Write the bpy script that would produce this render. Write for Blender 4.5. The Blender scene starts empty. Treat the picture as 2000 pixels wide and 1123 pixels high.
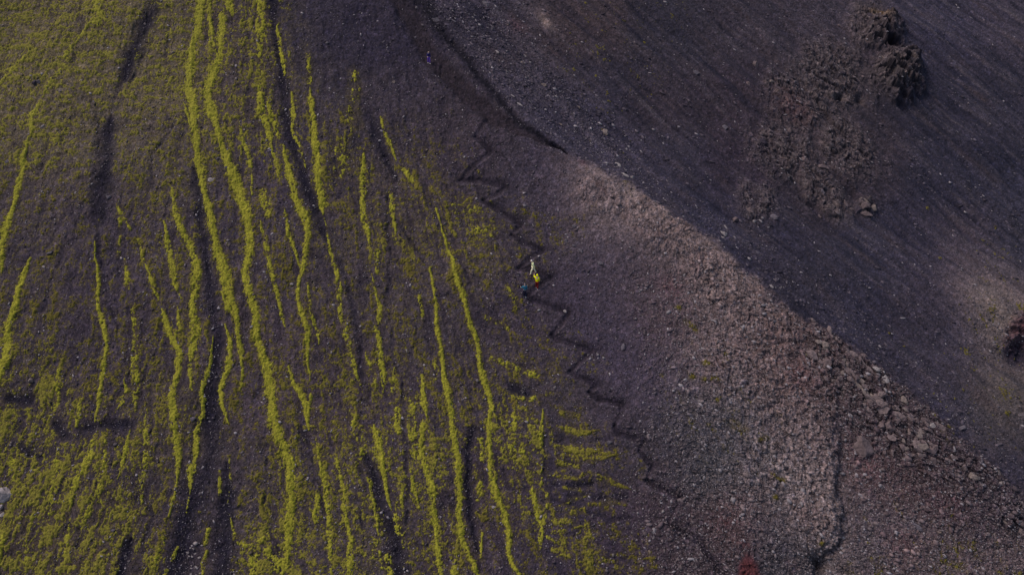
import bpy, math, random
import numpy as np
from mathutils import Vector, Matrix

# ------------------------------------------------------------------ camera, world, sun, exposure
S = bpy.context.scene
COL = S.collection
PITCH = math.radians(35.0)
DIST = 111.0
CAM = np.array([0.0, -DIST * math.cos(PITCH), DIST * math.sin(PITCH)])
cam_d = bpy.data.cameras.new("camera")
cam_d.lens = 35.0; cam_d.sensor_width = 36.0
cam_d.clip_start = 0.5; cam_d.clip_end = 5000.0
cam = bpy.data.objects.new("camera", cam_d); COL.objects.link(cam)
cam.location = CAM; cam.rotation_euler = (math.radians(90) - PITCH, 0, 0)
S.camera = cam

SUN_DIR = Vector((-0.50, 0.12, 0.80)).normalized()          # towards the sun
world = bpy.data.worlds.new("World"); S.world = world; world.use_nodes = True
wn = world.node_tree; wn.nodes.clear()
sky = wn.nodes.new("ShaderNodeTexSky"); sky.sky_type = 'NISHITA'; sky.sun_disc = False
sky.sun_elevation = math.asin(SUN_DIR.z); sky.sun_rotation = math.atan2(SUN_DIR.x, SUN_DIR.y)
sky.air_density = 1.0; sky.dust_density = 3.0; sky.ozone_density = 1.0
bg = wn.nodes.new("ShaderNodeBackground"); bg.inputs[1].default_value = 0.13
wo = wn.nodes.new("ShaderNodeOutputWorld")
wn.links.new(sky.outputs[0], bg.inputs[0]); wn.links.new(bg.outputs[0], wo.inputs[0])
sun_d = bpy.data.lights.new("sun", 'SUN'); sun_d.energy = 1.5; sun_d.angle = math.radians(18); sun_d.color = (1.0, 0.93, 0.86)
sun = bpy.data.objects.new("sun", sun_d); COL.objects.link(sun)
sun.rotation_euler = SUN_DIR.to_track_quat('Z', 'Y').to_euler()
S.view_settings.view_transform = 'Standard'; S.view_settings.look = 'None'
S.view_settings.exposure = 0.32; S.view_settings.gamma = 1.0
ALB = np.array([1.0, 0.98, 0.915])                            # overall paint balance of the ground

# ------------------------------------------------------------------ helpers
rng = np.random.default_rng(7)
PERM = rng.permutation(256); PERM = np.concatenate([PERM, PERM, PERM]).astype(np.int32)
GA = rng.random(256) * 2 * np.pi
GX, GY = np.cos(GA).astype(np.float32), np.sin(GA).astype(np.float32)
f32 = np.float32
def perlin(x, y, seed=0):
    x = np.asarray(x, f32) + f32(seed * 17.37 + 1000.0); y = np.asarray(y, f32) + f32(seed * 9.71 + 1000.0)
    xi = np.floor(x).astype(np.int32); yi = np.floor(y).astype(np.int32)
    xf = x - xi; yf = y - yi; xi &= 255; yi &= 255
    u = xf * xf * xf * (xf * (xf * 6 - 15) + 10); v = yf * yf * yf * (yf * (yf * 6 - 15) + 10)
    A = PERM[xi]; B = PERM[xi + 1]
    def g(h, a, b): return GX[h] * a + GY[h] * b
    n00 = g(PERM[A + yi], xf, yf); n10 = g(PERM[B + yi], xf - 1, yf)
    n01 = g(PERM[A + yi + 1], xf, yf - 1); n11 = g(PERM[B + yi + 1], xf - 1, yf - 1)
    a = n00 + u * (n10 - n00); b = n01 + u * (n11 - n01)
    return (a + v * (b - a)) * 1.5
def fbm(x, y, oct=4, seed=0, gain=0.5):
    r = 0; a = 1.0; t = 0
    for o in range(oct):
        r = r + a * perlin(x * 2 ** o, y * 2 ** o, seed + o * 3); t += a * a; a *= gain
    return r / math.sqrt(t)
def ridged(x, y, oct=4, seed=0):
    r = 0; a = 1.0; t = 0
    for o in range(oct):
        r = r + a * (1 - 2 * np.abs(perlin(x * 2 ** o, y * 2 ** o, seed + o * 3))); t += a; a *= 0.5
    return r / t
def worley(x, y, seed=0):
    """distance to nearest jittered cell point, second distance and cell id value"""
    x = x + seed * 31.7 + 1000; y = y + seed * 11.3 + 1000
    xi = np.floor(x).astype(np.int32); yi = np.floor(y).astype(np.int32)
    d1 = np.full(x.shape, 9.0, f32); d2 = d1.copy(); idv = np.zeros(x.shape, f32)
    for dx in (-1, 0, 1):
        for dy in (-1, 0, 1):
            cx = xi + dx; cy = yi + dy
            h = PERM[PERM[cx & 255] + (cy & 255)]
            px = cx + PERM[h + 37] / 255.0 * 0.8 + 0.1; py = cy + PERM[h + 91] / 255.0 * 0.8 + 0.1
            d = np.sqrt((px - x) ** 2 + (py - y) ** 2).astype(f32)
            m = d < d1
            d2 = np.where(m, d1, np.minimum(d2, d)); d1 = np.where(m, d, d1)
            idv = np.where(m, h / 255.0, idv).astype(f32)
    return d1, d2, idv
def facets(x, y, seed=0, tiltk=.9):
    """angular broken-rock relief: every jittered cell is a tilted face; also returns the seams"""
    x = x + seed * 31.7 + 1000; y = y + seed * 11.3 + 1000
    xi = np.floor(x).astype(np.int32); yi = np.floor(y).astype(np.int32)
    d1 = np.full(x.shape, 9.0, f32); d2 = d1.copy(); hh = np.zeros(x.shape, f32)
    for dx in (-1, 0, 1):
        for dy in (-1, 0, 1):
            cx = xi + dx; cy = yi + dy; q = PERM[PERM[cx & 255] + (cy & 255)]
            ox = (x - (cx + PERM[q + 37] / 255.0)).astype(f32); oy = (y - (cy + PERM[q + 91] / 255.0)).astype(f32)
            d = ox * ox + oy * oy; m = d < d1
            d2 = np.where(m, d1, np.minimum(d2, d)); d1 = np.where(m, d, d1)
            hh = np.where(m, q / 255.0 + tiltk * (GX[q] * ox + GY[q] * oy), hh)
    return hh.astype(f32), np.sqrt(d2) - np.sqrt(d1)
def sstep(a, b, x):
    t = np.clip((x - a) / (b - a), 0, 1); return t * t * (3 - 2 * t)
def lin(c):
    c = np.asarray(c, float) / 255.0
    return np.where(c <= 0.04045, c / 12.92, ((c + 0.055) / 1.055) ** 2.4)

# ------------------------------------------------------------------ base terrain
SLOPE = 0.65; KFAR = -0.27
FPX = 35.0 / 36.0 * 2000.0
cp, sp = math.cos(PITCH), math.sin(PITCH)
def ray(px, py):
    a = (np.asarray(px, float) - 1000.0) / FPX; b = (561.5 - np.asarray(py, float)) / FPX
    # forward (0,cp,-sp), up (0,sp,cp), right (1,0,0)
    return np.stack([a, cp + b * sp, -sp + b * cp], -1)
CREST = np.array([(560, -300), (740, -90), (826, -6), (864, 50), (899, 92), (935, 138), (971, 178), (1006, 220), (1050, 258), (1106, 298),
    (1200, 345), (1260, 385), (1330, 428), (1400, 470), (1470, 540), (1540, 606), (1620, 648), (1700, 708), (1790, 778),
    (1870, 850), (2000, 962), (2300, 1210), (3200, 1950)], float)
_r = ray(CREST[:, 0], CREST[:, 1])
_t = (CAM[2] - SLOPE * CAM[1]) / (SLOPE * _r[:, 1] - _r[:, 2])
_p = CAM + _r * _t[:, None]
_o = np.argsort(_p[:, 1]); CY, CX = _p[_o, 1], _p[_o, 0]
def base_z(x, y):
    xc = np.interp(y, CY, CX)
    xc = np.where(y > CY[-1], CX[-1] - 1.3 * (y - CY[-1]), xc)
    d = x - xc; r = 1.6
    sp_ = np.where(d > 12 * r, d, r * np.log1p(np.exp(np.clip(d / r, -30, 30))))
    return SLOPE * y + KFAR * sp_ - 0.10 * 6 * (1 - np.exp(-np.maximum(d, 0) / 6.0))
def hit(px, py):
    r = ray(px, py)
    lo = np.full(r.shape[:-1], 60.0); hi = np.full(r.shape[:-1], 700.0)
    for _ in range(34):
        m = (lo + hi) / 2; p = CAM + r * m[..., None]
        below = p[..., 2] < base_z(p[..., 0], p[..., 1])
        hi = np.where(below, m, hi); lo = np.where(below, lo, m)
    return (lo + hi) / 2

def grown(a, b, step, lo, hi):
    mid = list(np.arange(a, b, step)); s = step; L = []; x = a
    while x > lo: s *= 1.12; x -= s; L.append(x)
    R = []; s = step; x = mid[-1]
    while x < hi: s *= 1.12; x += s; R.append(x)
    return np.array(L[::-1] + mid + R)
U1 = grown(-40, 2040, 1.25, -800, 2800)
V1 = grown(-30, 1155, 1.25, -230, 1750)
NU, NV = len(U1), len(V1)
# ray lengths on a coarse lattice, then linear in between
cu = np.linspace(U1[0], U1[-1], 460); cv = np.linspace(V1[0], V1[-1], 330)
CUU, CVV = np.meshgrid(cu, cv)
T = hit(CUU, CVV)
def upsample(F):
    A = np.empty((F.shape[0], NU)); iu = np.clip(np.searchsorted(cu, U1) - 1, 0, len(cu) - 2)
    w = (U1 - cu[iu]) / (cu[iu + 1] - cu[iu]); A = F[:, iu] * (1 - w) + F[:, iu + 1] * w
    iv = np.clip(np.searchsorted(cv, V1) - 1, 0, len(cv) - 2); w = ((V1 - cv[iv]) / (cv[iv + 1] - cv[iv]))[:, None]
    return A[iv] * (1 - w) + A[iv + 1] * w
TT = upsample(T)
U, V = np.meshgrid(U1.astype(f32), V1.astype(f32))
R = ray(U, V)
P = CAM + R * TT[..., None]
del R, TT
X = P[..., 0].astype(f32); Y = P[..., 1].astype(f32)
PXM = FPX / DIST                                            # picture units per metre near the centre

# warped picture-plan coordinates so that traced strokes wander naturally
w1 = perlin(X / 2.3, Y / 3.0, 3); w2 = perlin(X / 0.8, Y / 1.0, 5)
WX = (U + 3.2 * w1 + 1.8 * w2).astype(f32)
WY = (V + 3.0 * perlin(X / 2.1, Y / 2.1, 8) + 1.5 * perlin(X / 0.8, Y / 0.8, 9)).astype(f32)
del w1, w2

def stroke(pts, w, shift=(0, 0)):
    """1 on the centre line, 0 at the half width, negative outside; window slices too"""
    out = np.full((NV, NU), -9.0, f32)
    stroke_into(out, pts, w, shift); return out
def stroke_into(out, pts, w, shift=(0, 0), amp=1.0, warp=True):
    pts = [(p[0] + shift[0], p[1] + shift[1]) for p in pts]
    ws = w if isinstance(w, (list, tuple)) else [w] * len(pts)
    if len(ws) == 2 and len(pts) != 2: ws = list(np.linspace(ws[0], ws[1], len(pts)))
    for (x0, y0), (x1, y1), a, b in zip(pts[:-1], pts[1:], ws[:-1], ws[1:]):
        m = max(a, b) * 2.0 + 9
        i0, i1 = np.searchsorted(U1, [min(x0, x1) - m, max(x0, x1) + m]); j0, j1 = np.searchsorted(V1, [min(y0, y1) - m, max(y0, y1) + m])
        if i1 <= i0 or j1 <= j0: continue
        sx = WX[j0:j1, i0:i1] if warp else U[j0:j1, i0:i1]; sy = WY[j0:j1, i0:i1] if warp else V[j0:j1, i0:i1]
        dx, dy = x1 - x0, y1 - y0; L = dx * dx + dy * dy + 1e-6
        t = np.clip(((sx - x0) * dx + (sy - y0) * dy) / L, 0, 1)
        d = np.sqrt((sx - x0 - t * dx) ** 2 + (sy - y0 - t * dy) ** 2)
        val = (1 - 2 * d / (a + (b - a) * t)) * amp
        sl = out[j0:j1, i0:i1]; np.maximum(sl, val, out=sl)
def ctrl(pts, sigma):
    pts = np.array(pts, float)
    num = 0; den = np.zeros(CUU.shape)
    for p in pts:
        w = np.exp(-((CUU - p[0]) ** 2 + (CVV - p[1]) ** 2) / (2 * sigma ** 2)) + 1e-7 / (1 + ((CUU - p[0]) ** 2 + (CVV - p[1]) ** 2) / 1e4) ** 3
        num = num + w[..., None] * p[2:]; den += w
    F = num / den[..., None]
    return [upsample(F[..., k]).astype(f32) for k in range(F.shape[-1])]
def blob(x, y, rx, ry, rot=0.0):
    c, s = math.cos(math.radians(rot)), math.sin(math.radians(rot))
    a = ((WX - x) * c + (WY - y) * s) / rx; b = (-(WX - x) * s + (WY - y) * c) / ry
    return np.exp(-(a * a + b * b)).astype(f32)

# ------------------------------------------------------------------ what grows and lies where
crest_x = np.interp(V1, CREST[:, 1], CREST[:, 0])[:, None].astype(f32)
sdc = (U - crest_x) * 0.62 + 8 * perlin(X / 1.5, Y / 1.5, 11) + 5 * perlin(X / .5, Y / .5, 12)   # about across-crest distance
FAR = sstep(-9, 9, sdc)
isfar = sdc > 0

NEARC = [(60,60,80,72,60),(200,60,76,68,62),(60,250,72,64,61),(200,250,66,58,64),(330,150,68,60,60),(330,300,62,54,62),
(60,420,62,54,63),(200,420,58,50,62),(60,650,60,52,60),(200,650,56,48,60),(60,850,56,48,54),(200,850,54,46,55),(60,1050,62,53,50),
(200,1050,60,51,50),(330,500,60,52,62),(330,850,60,52,56),(330,1050,56,48,56),(500,150,62,54,60),(500,400,60,52,64),(500,700,66,56,66),
(500,1000,60,52,60),(650,60,47,42,56),(650,200,52,46,58),(650,500,60,52,60),(650,750,60,51,60),(650,1000,62,54,62),(750,60,44,39,53),
(750,200,54,47,58),(750,400,60,52,58),(800,600,62,54,62),(800,900,60,52,62),(850,60,46,40,52),(900,300,56,48,58),(900,500,62,54,60),
(950,700,58,50,60),(950,950,56,47,58),(1000,400,56,49,60),(1050,600,56,48,60),(1080,350,56,49,62),(1050,800,56,49,58),(1100,1000,50,43,56),
(1200,500,62,54,66),(1200,650,60,52,66),(1200,850,58,50,60),(1200,1050,54,45,57),(1300,750,66,57,72),(1300,1000,62,51,60),(1350,1090,60,50,58),
(1130,430,60,52,64),(1150,370,98,84,88),(1200,420,104,90,93),(1180,360,102,88,92),(1300,460,102,87,90),(1400,560,96,82,86),(1270,540,78,66,74),(1300,620,74,61,69),
(1400,660,86,72,78),(1360,730,88,76,84),(1350,820,62,59,74),(1300,870,62,55,64),(1500,650,84,68,72),(1480,600,92,78,82),(1500,760,92,76,80),(1440,800,84,76,84),
(1450,850,76,72,84),(1400,930,62,61,76),(1560,850,98,86,92),(1500,950,84,78,86),(1600,950,102,90,94),(1600,1030,98,84,88),(1500,1050,68,62,72),
(1560,720,84,66,70),(1600,780,80,66,70),(1650,720,72,60,64),(1700,800,66,54,60),(1780,850,60,50,56),(1700,920,82,62,68),(1670,880,80,66,72),(1680,1010,70,62,72),
(1780,950,70,55,61),(1800,1080,80,67,73),(1950,1080,80,67,73),(1880,900,58,49,58),(1900,1000,64,53,62),(1980,990,56,49,60),(1440,1010,78,54,58),(1420,1090,60,50,56),(1540,1090,52,50,66)]
FARC = [(900,40,52,47,58),(1000,60,58,53,62),(1000,170,62,57,68),(1150,60,56,47,50),(1080,40,56,48,52),(1120,220,58,54,66),(1150,150,50,46,56),(1220,320,56,52,64),(1300,60,44,41,50),
(1300,200,48,42,50),(1300,330,46,43,55),(1450,60,50,45,53),(1450,200,48,41,49),(1450,350,46,39,49),(1600,60,56,50,58),(1600,200,60,53,57),(1600,350,52,45,50),
(1680,120,56,49,54),(1700,300,50,44,52),(1850,60,50,47,61),(1820,200,40,38,50),(1950,60,62,56,66),(1950,200,48,45,56),(1850,330,43,41,53),(1970,380,45,44,57),
(1800,480,50,46,58),(1900,460,60,53,61),(1700,500,44,42,54),(1500,450,44,41,53),(1400,430,48,46,60),(1600,560,46,43,53),(1800,620,50,45,55),(1900,540,74,65,72),
(1950,600,92,80,84),(1940,640,86,74,74),(1985,480,47,46,57),(1950,750,74,66,68),(1900,650,50,47,60),(1850,740,56,51,60),(1760,680,46,43,54),(1850,810,42,40,54),(1970,850,62,56,60),(1640,620,44,42,56),(1960,930,46,43,56)]
def tune(e):
    x, y, r, g, b = e
    if x > 1100 and r >= 84: r, g, b = r + 7, g + 6, b + 3
    elif x > 1240: r, g, b = r * .95, g * .95, b * .94
    if x > 1150: b = min(b, r + 5)
    if x < 340 and y < 330: r, g, b = r + 6, g + 6, b + 4
    return (x, y, r, g, b)
NEARC = [tune(e) for e in NEARC]
nc = ctrl(NEARC, 42); fc = ctrl(FARC, 42)

MD = [(60,60,.46),(200,100,.40),(60,250,.36),(200,300,.24),(330,100,.36),(330,300,.24),(60,420,.13),(200,420,.10),(60,560,.14),(150,560,.10),(60,700,.22),(200,700,.14),
(60,800,.34),(60,900,.42),(150,870,.3),(60,1000,.5),(200,1000,.48),(100,1100,.58),(260,1090,.42),(250,800,.2),(280,600,.13),(300,700,.2),(330,420,.2),(330,900,.16),(300,900,.3),(330,1050,.14),
(390,950,.02),(400,1060,.05),(450,400,.07),(450,150,.2),(480,250,.2),(560,100,.26),(520,600,.07),(500,850,.09),(500,1000,.14),(540,1080,.34),(600,900,.16),(650,60,.05),(650,180,.13),
(650,300,.14),(720,60,.01),(740,200,.06),(720,380,.12),(800,330,.10),(800,420,.16),(860,400,.14),(900,330,.03),(650,500,.1),(700,620,.08),(650,750,.16),(600,750,.12),(720,780,.16),
(800,600,.08),(800,760,.14),(800,900,.22),(870,780,.1),(850,900,.24),(700,950,.2),(850,1060,.16),(900,1000,.16),(650,1060,.14),(700,1080,.22),(930,450,.2),(960,470,.1),(880,620,.04),
(900,500,.06),(1000,500,.02),(960,700,.05),(1000,750,.12),(920,830,.16),(1000,830,.34),(1010,880,.38),(1000,940,.22),(1050,1000,.3),(980,1060,.04),(1050,1080,.1),(1100,880,.22),
(1140,930,.1),(1130,1000,.12),(1180,960,.06),(1130,1060,.2),(1200,1090,.12),(1060,720,.06),(1000,650,.01),(1100,760,.03),(1200,800,.0),(1100,600,0),(1000,350,0),(950,250,0),(850,200,.01),
(850,60,0),(1200,600,0),(1300,700,.0),(1350,720,.01),(1370,740,.02),(1500,860,.01),(1400,600,0),(1250,1000,0),(1300,1080,0),(1500,700,0),(1500,1000,.0),(1600,900,0),(1700,900,0),(1800,1000,.01),
(1850,1080,.03),(1950,1110,.03),(1950,1000,0),(1000,100,0),(1190,110,.02),(1400,200,0),(1700,300,0),(1940,640,.03),(1950,740,.03),(1800,600,.002),(1900,300,0)]
MD = [(a, b, min(c * (1.25 if 420 < a < 940 else .9) + (.05 if 880 < a < 1090 and 380 < b < 820 else 0), .8)) for a, b, c in MD]
md, = ctrl(MD, 36)
md = np.where(isfar, np.minimum(md, .035), md)
ZT = np.array([(0, 4.5), (.005, 2.8), (.02, 2.05), (.05, 1.64), (.1, 1.28), (.2, .84), (.3, .52), (.4, .25), (.5, 0), (.6, -.25), (.8, -.84)])

# downhill-stretched and contour-stretched noises of the near slope
tilt = np.clip((U - 350) / 1500, -.22, .34)
XS = (X + Y * tilt).astype(f32)
nfine = fbm(X / .42, Y / .42, 3, 21); nmid = fbm(X / 1.5, Y / 1.3, 2, 25)
nvert = fbm((XS + .5 * nmid) / 1.2, Y / 7.0, 3, 31); nhor = fbm(X / 2.4, Y / .75, 2, 35)
upl = sstep(520, 120, V) * sstep(560, 250, U)                # the finer olive turf high on the left
lowl = sstep(700, 1000, V) * sstep(500, 250, U)
spk = (.62 * nfine + .42 * nmid + (.42 + .3 * lowl) * nvert * (1 - .8 * upl) + (.28 + .3 * upl) * nhor)
fin2 = perlin(X / .2, Y / .2, 41)
nv2 = fbm((XS + .3 * nmid + .8 * perlin(X / 5, Y / 6, 33)) / .62, Y / 5.5, 2, 34)
spk = spk + .52 * nv2 * (1 - .9 * upl)
spk = spk + .45 * fin2 + lowl * .75 * fbm((XS + .2 * nmid) / .34, Y / 2.6, 3, 37)
spk /= spk.std()
spk = spk + .28 * rng.standard_normal((NV, NU))
M = ((spk - np.interp(md, ZT[:, 0], ZT[:, 1])) * .9).astype(f32)

# (points, widths, solidity)
LINES = [
([(59,107),(28,132),(0,162)],12,.5),([(192,0),(194,43)],20,.5),([(178,46),(153,78),(132,107),(128,128),(107,153),(96,167),(85,192)],7,.45),
([(77,203),(62,228),(63,263)],11,.8),([(57,268),(46,299),(36,349),(27,400),(21,413),(11,448),(7,491),(2,534)],[7,9,10,11,12,12,11,11],.85),
([(62,504),(46,534),(37,569),(30,605),(18,634),(14,684),(5,730),(-3,755)],[9,12,13,13,14,14,13,12],.85),
([(185,473),(189,527),(192,584),(201,634),(208,676),(201,726),(196,759),(192,794),(185,823)],[4,6,7,9,9,9,9,8,5],.75),
([(395,-30),(394,0),(388,43),(376,85),(370,135),(369,171),(378,207),(381,249),(385,306),(392,342),(400,385),(406,402),(415,441),(424,488),(438,527),(443,569),(460,612),(467,655),(472,705),(472,755)],[13,13,13,13,14,15,20,14,13,15,14,15,17,18,18,15,12,11,8,6],.95),
([(357,200),(365,225),(374,250)],6,.8),([(433,573),(447,605),(462,630)],10,.8),([(408,0),(411,43),(415,93),(425,110)],8,.5),
([(433,32),(433,64),(431,103),(417,135),(403,175),(413,214),(428,264),(440,303),(456,346),(468,385),(479,413),(488,463),(486,502),(477,530),(488,573),(500,616),(499,655),(513,691),(524,720),(525,745),(527,769),(533,816),(550,858),(563,901),(570,944),(568,987),(566,1029),(563,1072),(556,1108),(548,1140)],[22,16,12,14,13,15,12,14,18,19,21,19,16,15,16,15,15,15,20,18,19,19,18,17,17,16,14,14,13,13],.97),
([(447,-10),(451,28)],9,.75),([(509,10),(508,64)],15,.45),([(515,70),(508,100),(508,150)],10,.3),([(508,170),(508,214),(524,249),(531,299)],[16,17,14,8],.65),([(534,300),(548,349)],6,.5),
([(520,200),(534,235),(545,271)],10,.6),([(543,50),(547,100),(554,143)],[9,10,15],.7),
([(556,285),(566,342),(575,385),(591,413),(602,455),(598,498),(584,548),(579,584),(591,619),(604,641),(602,676),(604,740)],[11,12,15,15,11,9,8,7,9,10,8,5],.75),
([(557,413),(563,455),(577,491),(586,523)],[6,8,8,7],.6),([(602,555),(607,598),(618,641),(622,673)],6,.4),
([(568,178),(572,221),(568,249),(588,292),(598,338)],[9,10,9,6,5],.6),
([(604,170),(609,199),(613,249),(620,306),(622,356),(629,400),(632,420)],[4,10,11,12,14,16,7],.85),([(604,110),(604,160)],8,.3),
([(634,425),(641,463),(655,527),(664,569),(666,612),(677,655),(684,691),(696,726),(705,758)],[3,5,6,9,9,8,8,7,6],.5),
([(509,431),(517,477),(531,530),(541,569),(550,612),(558,641)],[9,8,7,8,6,4],.6),([(470,250),(488,313),(492,378)],[10,9,9],.55),([(514,374),(524,420)],13,.5),
([(563,715),(577,755),(584,766),(598,794),(602,837)],[7,9,10,12,9],.8),([(607,769),(602,805)],6,.8),([(616,851),(627,908),(636,951),(641,1001),(643,1044),(648,1130)],[5,7,9,9,9,11],.55),
([(322,434),(328,477),(335,520),(340,548),(353,582)],[7,12,11,10,9],.65),
([(335,370),(346,416),(356,452),(374,480),(385,527),(383,562),(378,584),(379,619),(381,655),(374,687),(370,726),(376,762)],[12,11,9,14,13,15,16,14,14,13,8,7],.62),
([(285,520),(299,555),(308,584)],[6,9,11],.55),([(314,605),(319,616),(331,651),(351,691),(344,726),(337,766),(340,808),(346,858),(347,901),(346,937)],[8,9,11,13,12,13,12,12,12,8],.85),([(346,940),(338,972),(326,1022)],[6,6,4],.6),
([(346,598),(351,641),(338,666)],7,.6),([(415,655),(411,708),(395,762),(392,812),(383,844),(383,873),(372,922),(369,965)],[4,8,12,11,13,12,15,8],.82),([(367,970),(363,1001)],5,.5),
([(440,634),(451,673),(444,719),(429,759),(433,791),(445,826)],[7,10,12,13,11,5],.82),
([(258,591),(264,655),(264,726),(264,770),(262,800)],[8,10,13,12,9],.28),([(232,409),(253,448)],6,.4),([(242,505),(246,548),(253,566)],[6,12,9],.4),([(271,466),(281,513)],5,.3),([(234,430),(233,500)],5,.25),
([(114,720),(110,769),(103,801)],11,.4),([(242,744),(246,766),(228,798)],8,.35),([(256,840),(249,880),(233,937)],[5,10,5],.7),([(285,800),(285,908),(278,955),(274,1008)],[9,9,8,7],.35),
([(208,858),(205,908),(196,958),(199,987)],[7,7,8,8],.4),([(183,858),(178,890),(157,930),(144,965),(139,997)],[7,11,9,10,7],.55),([(137,1015),(132,1061),(125,1108)],[5,8,6],.5),([(175,997),(166,1022)],8,.5),
([(114,873),(110,937),(96,987),(96,1008)],9,.3),([(64,1000),(53,1079),(47,1130)],8,.2),([(25,901),(25,935)],10,.4),([(12,1040),(-5,1100)],10,.4),([(154,790),(150,830)],6,.4),
([(406,1033),(400,1060)],[8,5],.6),([(402,1075),(395,1100),(393,1130)],10,.6),([(346,1065),(335,1093)],6,.65),([(313,1072),(296,1108)],5,.5),([(326,1112),(315,1130)],6,.6),([(318,1040),(320,1060)],5,.5),
([(431,922),(429,965)],[5,7],.5),([(452,894),(452,937),(442,980)],5,.3),([(447,1004),(455,1030),(463,1050)],[4,7,9],.6),([(463,1060),(495,1072),(499,1101),(488,1130)],[8,12,14,14],.5),([(620,972),(616,1015)],12,.65),
([(520,1075),(540,1100)],9,.4),([(541,1080),(545,1110)],12,.4),([(525,1040),(505,1060),(492,1080)],7,.35),
([(657,894),(666,937),(673,972),(673,1008),(682,1051),(684,1097),(678,1135)],[12,9,7,8,11,13,12],.6),([(474,723),(470,800)],6,.15),
([(711,290),(712,321),(707,374),(709,413),(718,448),(721,477)],[6,9,10,11,10,6],.6),([(736,491),(737,530)],[9,6],.45),
([(728,541),(736,580),(743,598),(736,641),(743,691),(747,726),(748,765)],[6,6,9,7,8,10,7],.6),([(760,377),(768,413),(773,470)],[12,10,6],.5),
([(743,232),(757,271),(775,313)],[9,8,5],.7),([(789,331),(803,353)],9,.5),([(690,150),(690,250)],20,.08),([(665,290),(667,330)],22,.12),
([(851,409),(867,466),(882,502),(889,537),(907,580),(917,630),(930,655),(939,712),(953,769),(958,794),(955,841),(958,883),(956,930),(971,965),(988,1008),(994,1051),(992,1079),(1010,1118),(1022,1140)],[6,5,6,8,9,9,10,10,10,9,8,10,12,10,11,11,9,9,9],.85),
([(842,527),(848,573),(853,626),(860,666),(864,723),(874,766),(882,808),(887,855),(896,901),(898,944),(896,1001),(899,1037),(914,1079),(931,1122),(938,1145)],[8,6,6,8,10,11,12,11,11,11,11,11,9,9,8],.87),
([(817,580),(825,626)],[8,6],.45),([(823,733),(828,787),(832,816)],[10,9,6],.6),([(771,719),(766,762)],6,.4),([(714,687),(728,719),(735,755)],6,.4),([(848,705),(851,740)],6,.3),
([(826,830),(821,880),(832,915),(844,951),(848,994),(853,1044),(858,1100),(862,1140)],[18,15,12,11,12,9,11,11],.78),([(806,780),(808,830)],12,.3),([(805,850),(812,895)],12,.4),
([(775,800),(781,841)],[12,9],.5),([(732,830),(740,860),(750,922),(757,965),(765,995)],[13,16,9,8,5],.75),([(770,1005),(777,1037)],[8,12],.6),([(718,922),(725,965),(736,1015),(741,1054)],[6,9,7,6],.6),
([(709,858),(709,898)],8,.4),([(686,801),(695,855)],8,.3),([(800,915),(807,958),(817,994)],[6,8,11],.55),([(757,1086),(762,1130)],13,.55),([(734,1058),(728,1101)],12,.3),([(740,1075),(745,1110)],6,.4),
([(939,860),(941,900)],8,.4),([(939,944),(935,972)],9,.3),([(889,1083),(883,1130)],9,.55),([(941,1040),(937,1090)],7,.3),([(785,955),(786,990)],6,.5),([(785,1040),(788,1070)],5,.4),
([(1060,800),(1058,848),(1056,880)],[6,9,6],.7),([(1061,901),(1060,947)],4,.45),([(1042,955),(1045,1001),(1060,1026),(1053,1072)],[12,11,15,11],.5),([(1069,965),(1067,1011)],5,.5),
([(1003,808),(1003,845)],9,.5),([(975,870),(1020,880),(1050,905)],14,.25),
([(1088,830),(1127,844),(1170,840)],[9,14,6],.5),([(1092,873),(1124,883),(1156,894),(1191,890)],[12,16,12,8],.55),([(1074,926),(1127,933),(1145,925)],8,.4),
([(1081,990),(1124,972),(1152,965)],[5,8,8],.3),([(1113,1001),(1138,997)],8,.2),([(1120,1030),(1149,1026),(1153,1044),(1134,1054)],[6,7,9,6],.45),([(1145,1069),(1152,1093),(1145,1118)],[8,9,6],.5),
([(1081,1072),(1110,1086)],9,.4),([(1080,1040),(1100,1038)],7,.3),([(1203,1108),(1211,1107)],7,.4),([(1190,975),(1222,985)],4,.2),([(1150,920),(1190,935),(1220,950)],7,.4),
([(1376,712),(1380,714)],9,.6),([(1349,736),(1352,739)],8,.7),([(1372,742),(1376,744)],6,.6),([(1398,744),(1401,746)],7,.6),([(1400,785),(1401,786)],6,.6),([(1430,830),(1450,838)],14,.1),([(1482,862),(1492,857)],8,.5),
([(1508,930),(1530,940)],6,.4),([(1510,971),(1513,972)],6,.7),([(1323,600),(1325,602)],7,.7),([(1340,630),(1360,645)],8,.3),([(1415,694),(1418,697)],6,.6),
([(1575,693),(1577,694)],6,.8),([(1738,650),(1741,650)],3,.6),([(1766,673),(1768,674)],4,.6),([(1937,600),(1938,602)],12,.3),([(1940,622),(1942,623)],9,.4),([(1956,760),(1970,775)],12,.3),([(1968,805),(1970,807)],9,.4),
([(1880,680),(1890,690)],8,.25),([(1940,660),(1955,680)],9,.2),([(1995,598),(1999,602)],9,.6),([(1168,95),(1180,118)],12,.1),([(1120,135),(1123,138)],5,.5),([(1835,502),(1836,503)],4,.7),([(1811,407),(1813,409)],5,.6),([(1943,444),(1945,446)],3,.5),
([(1600,1063),(1603,1065)],6,.6),([(1850,1095),(1880,1110)],9,.15),([(1838,1096),(1840,1098)],5,.6),([(1955,1120),(1958,1122)],6,.6),([(1990,1118),(1992,1120)],6,.6),
]
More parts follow.
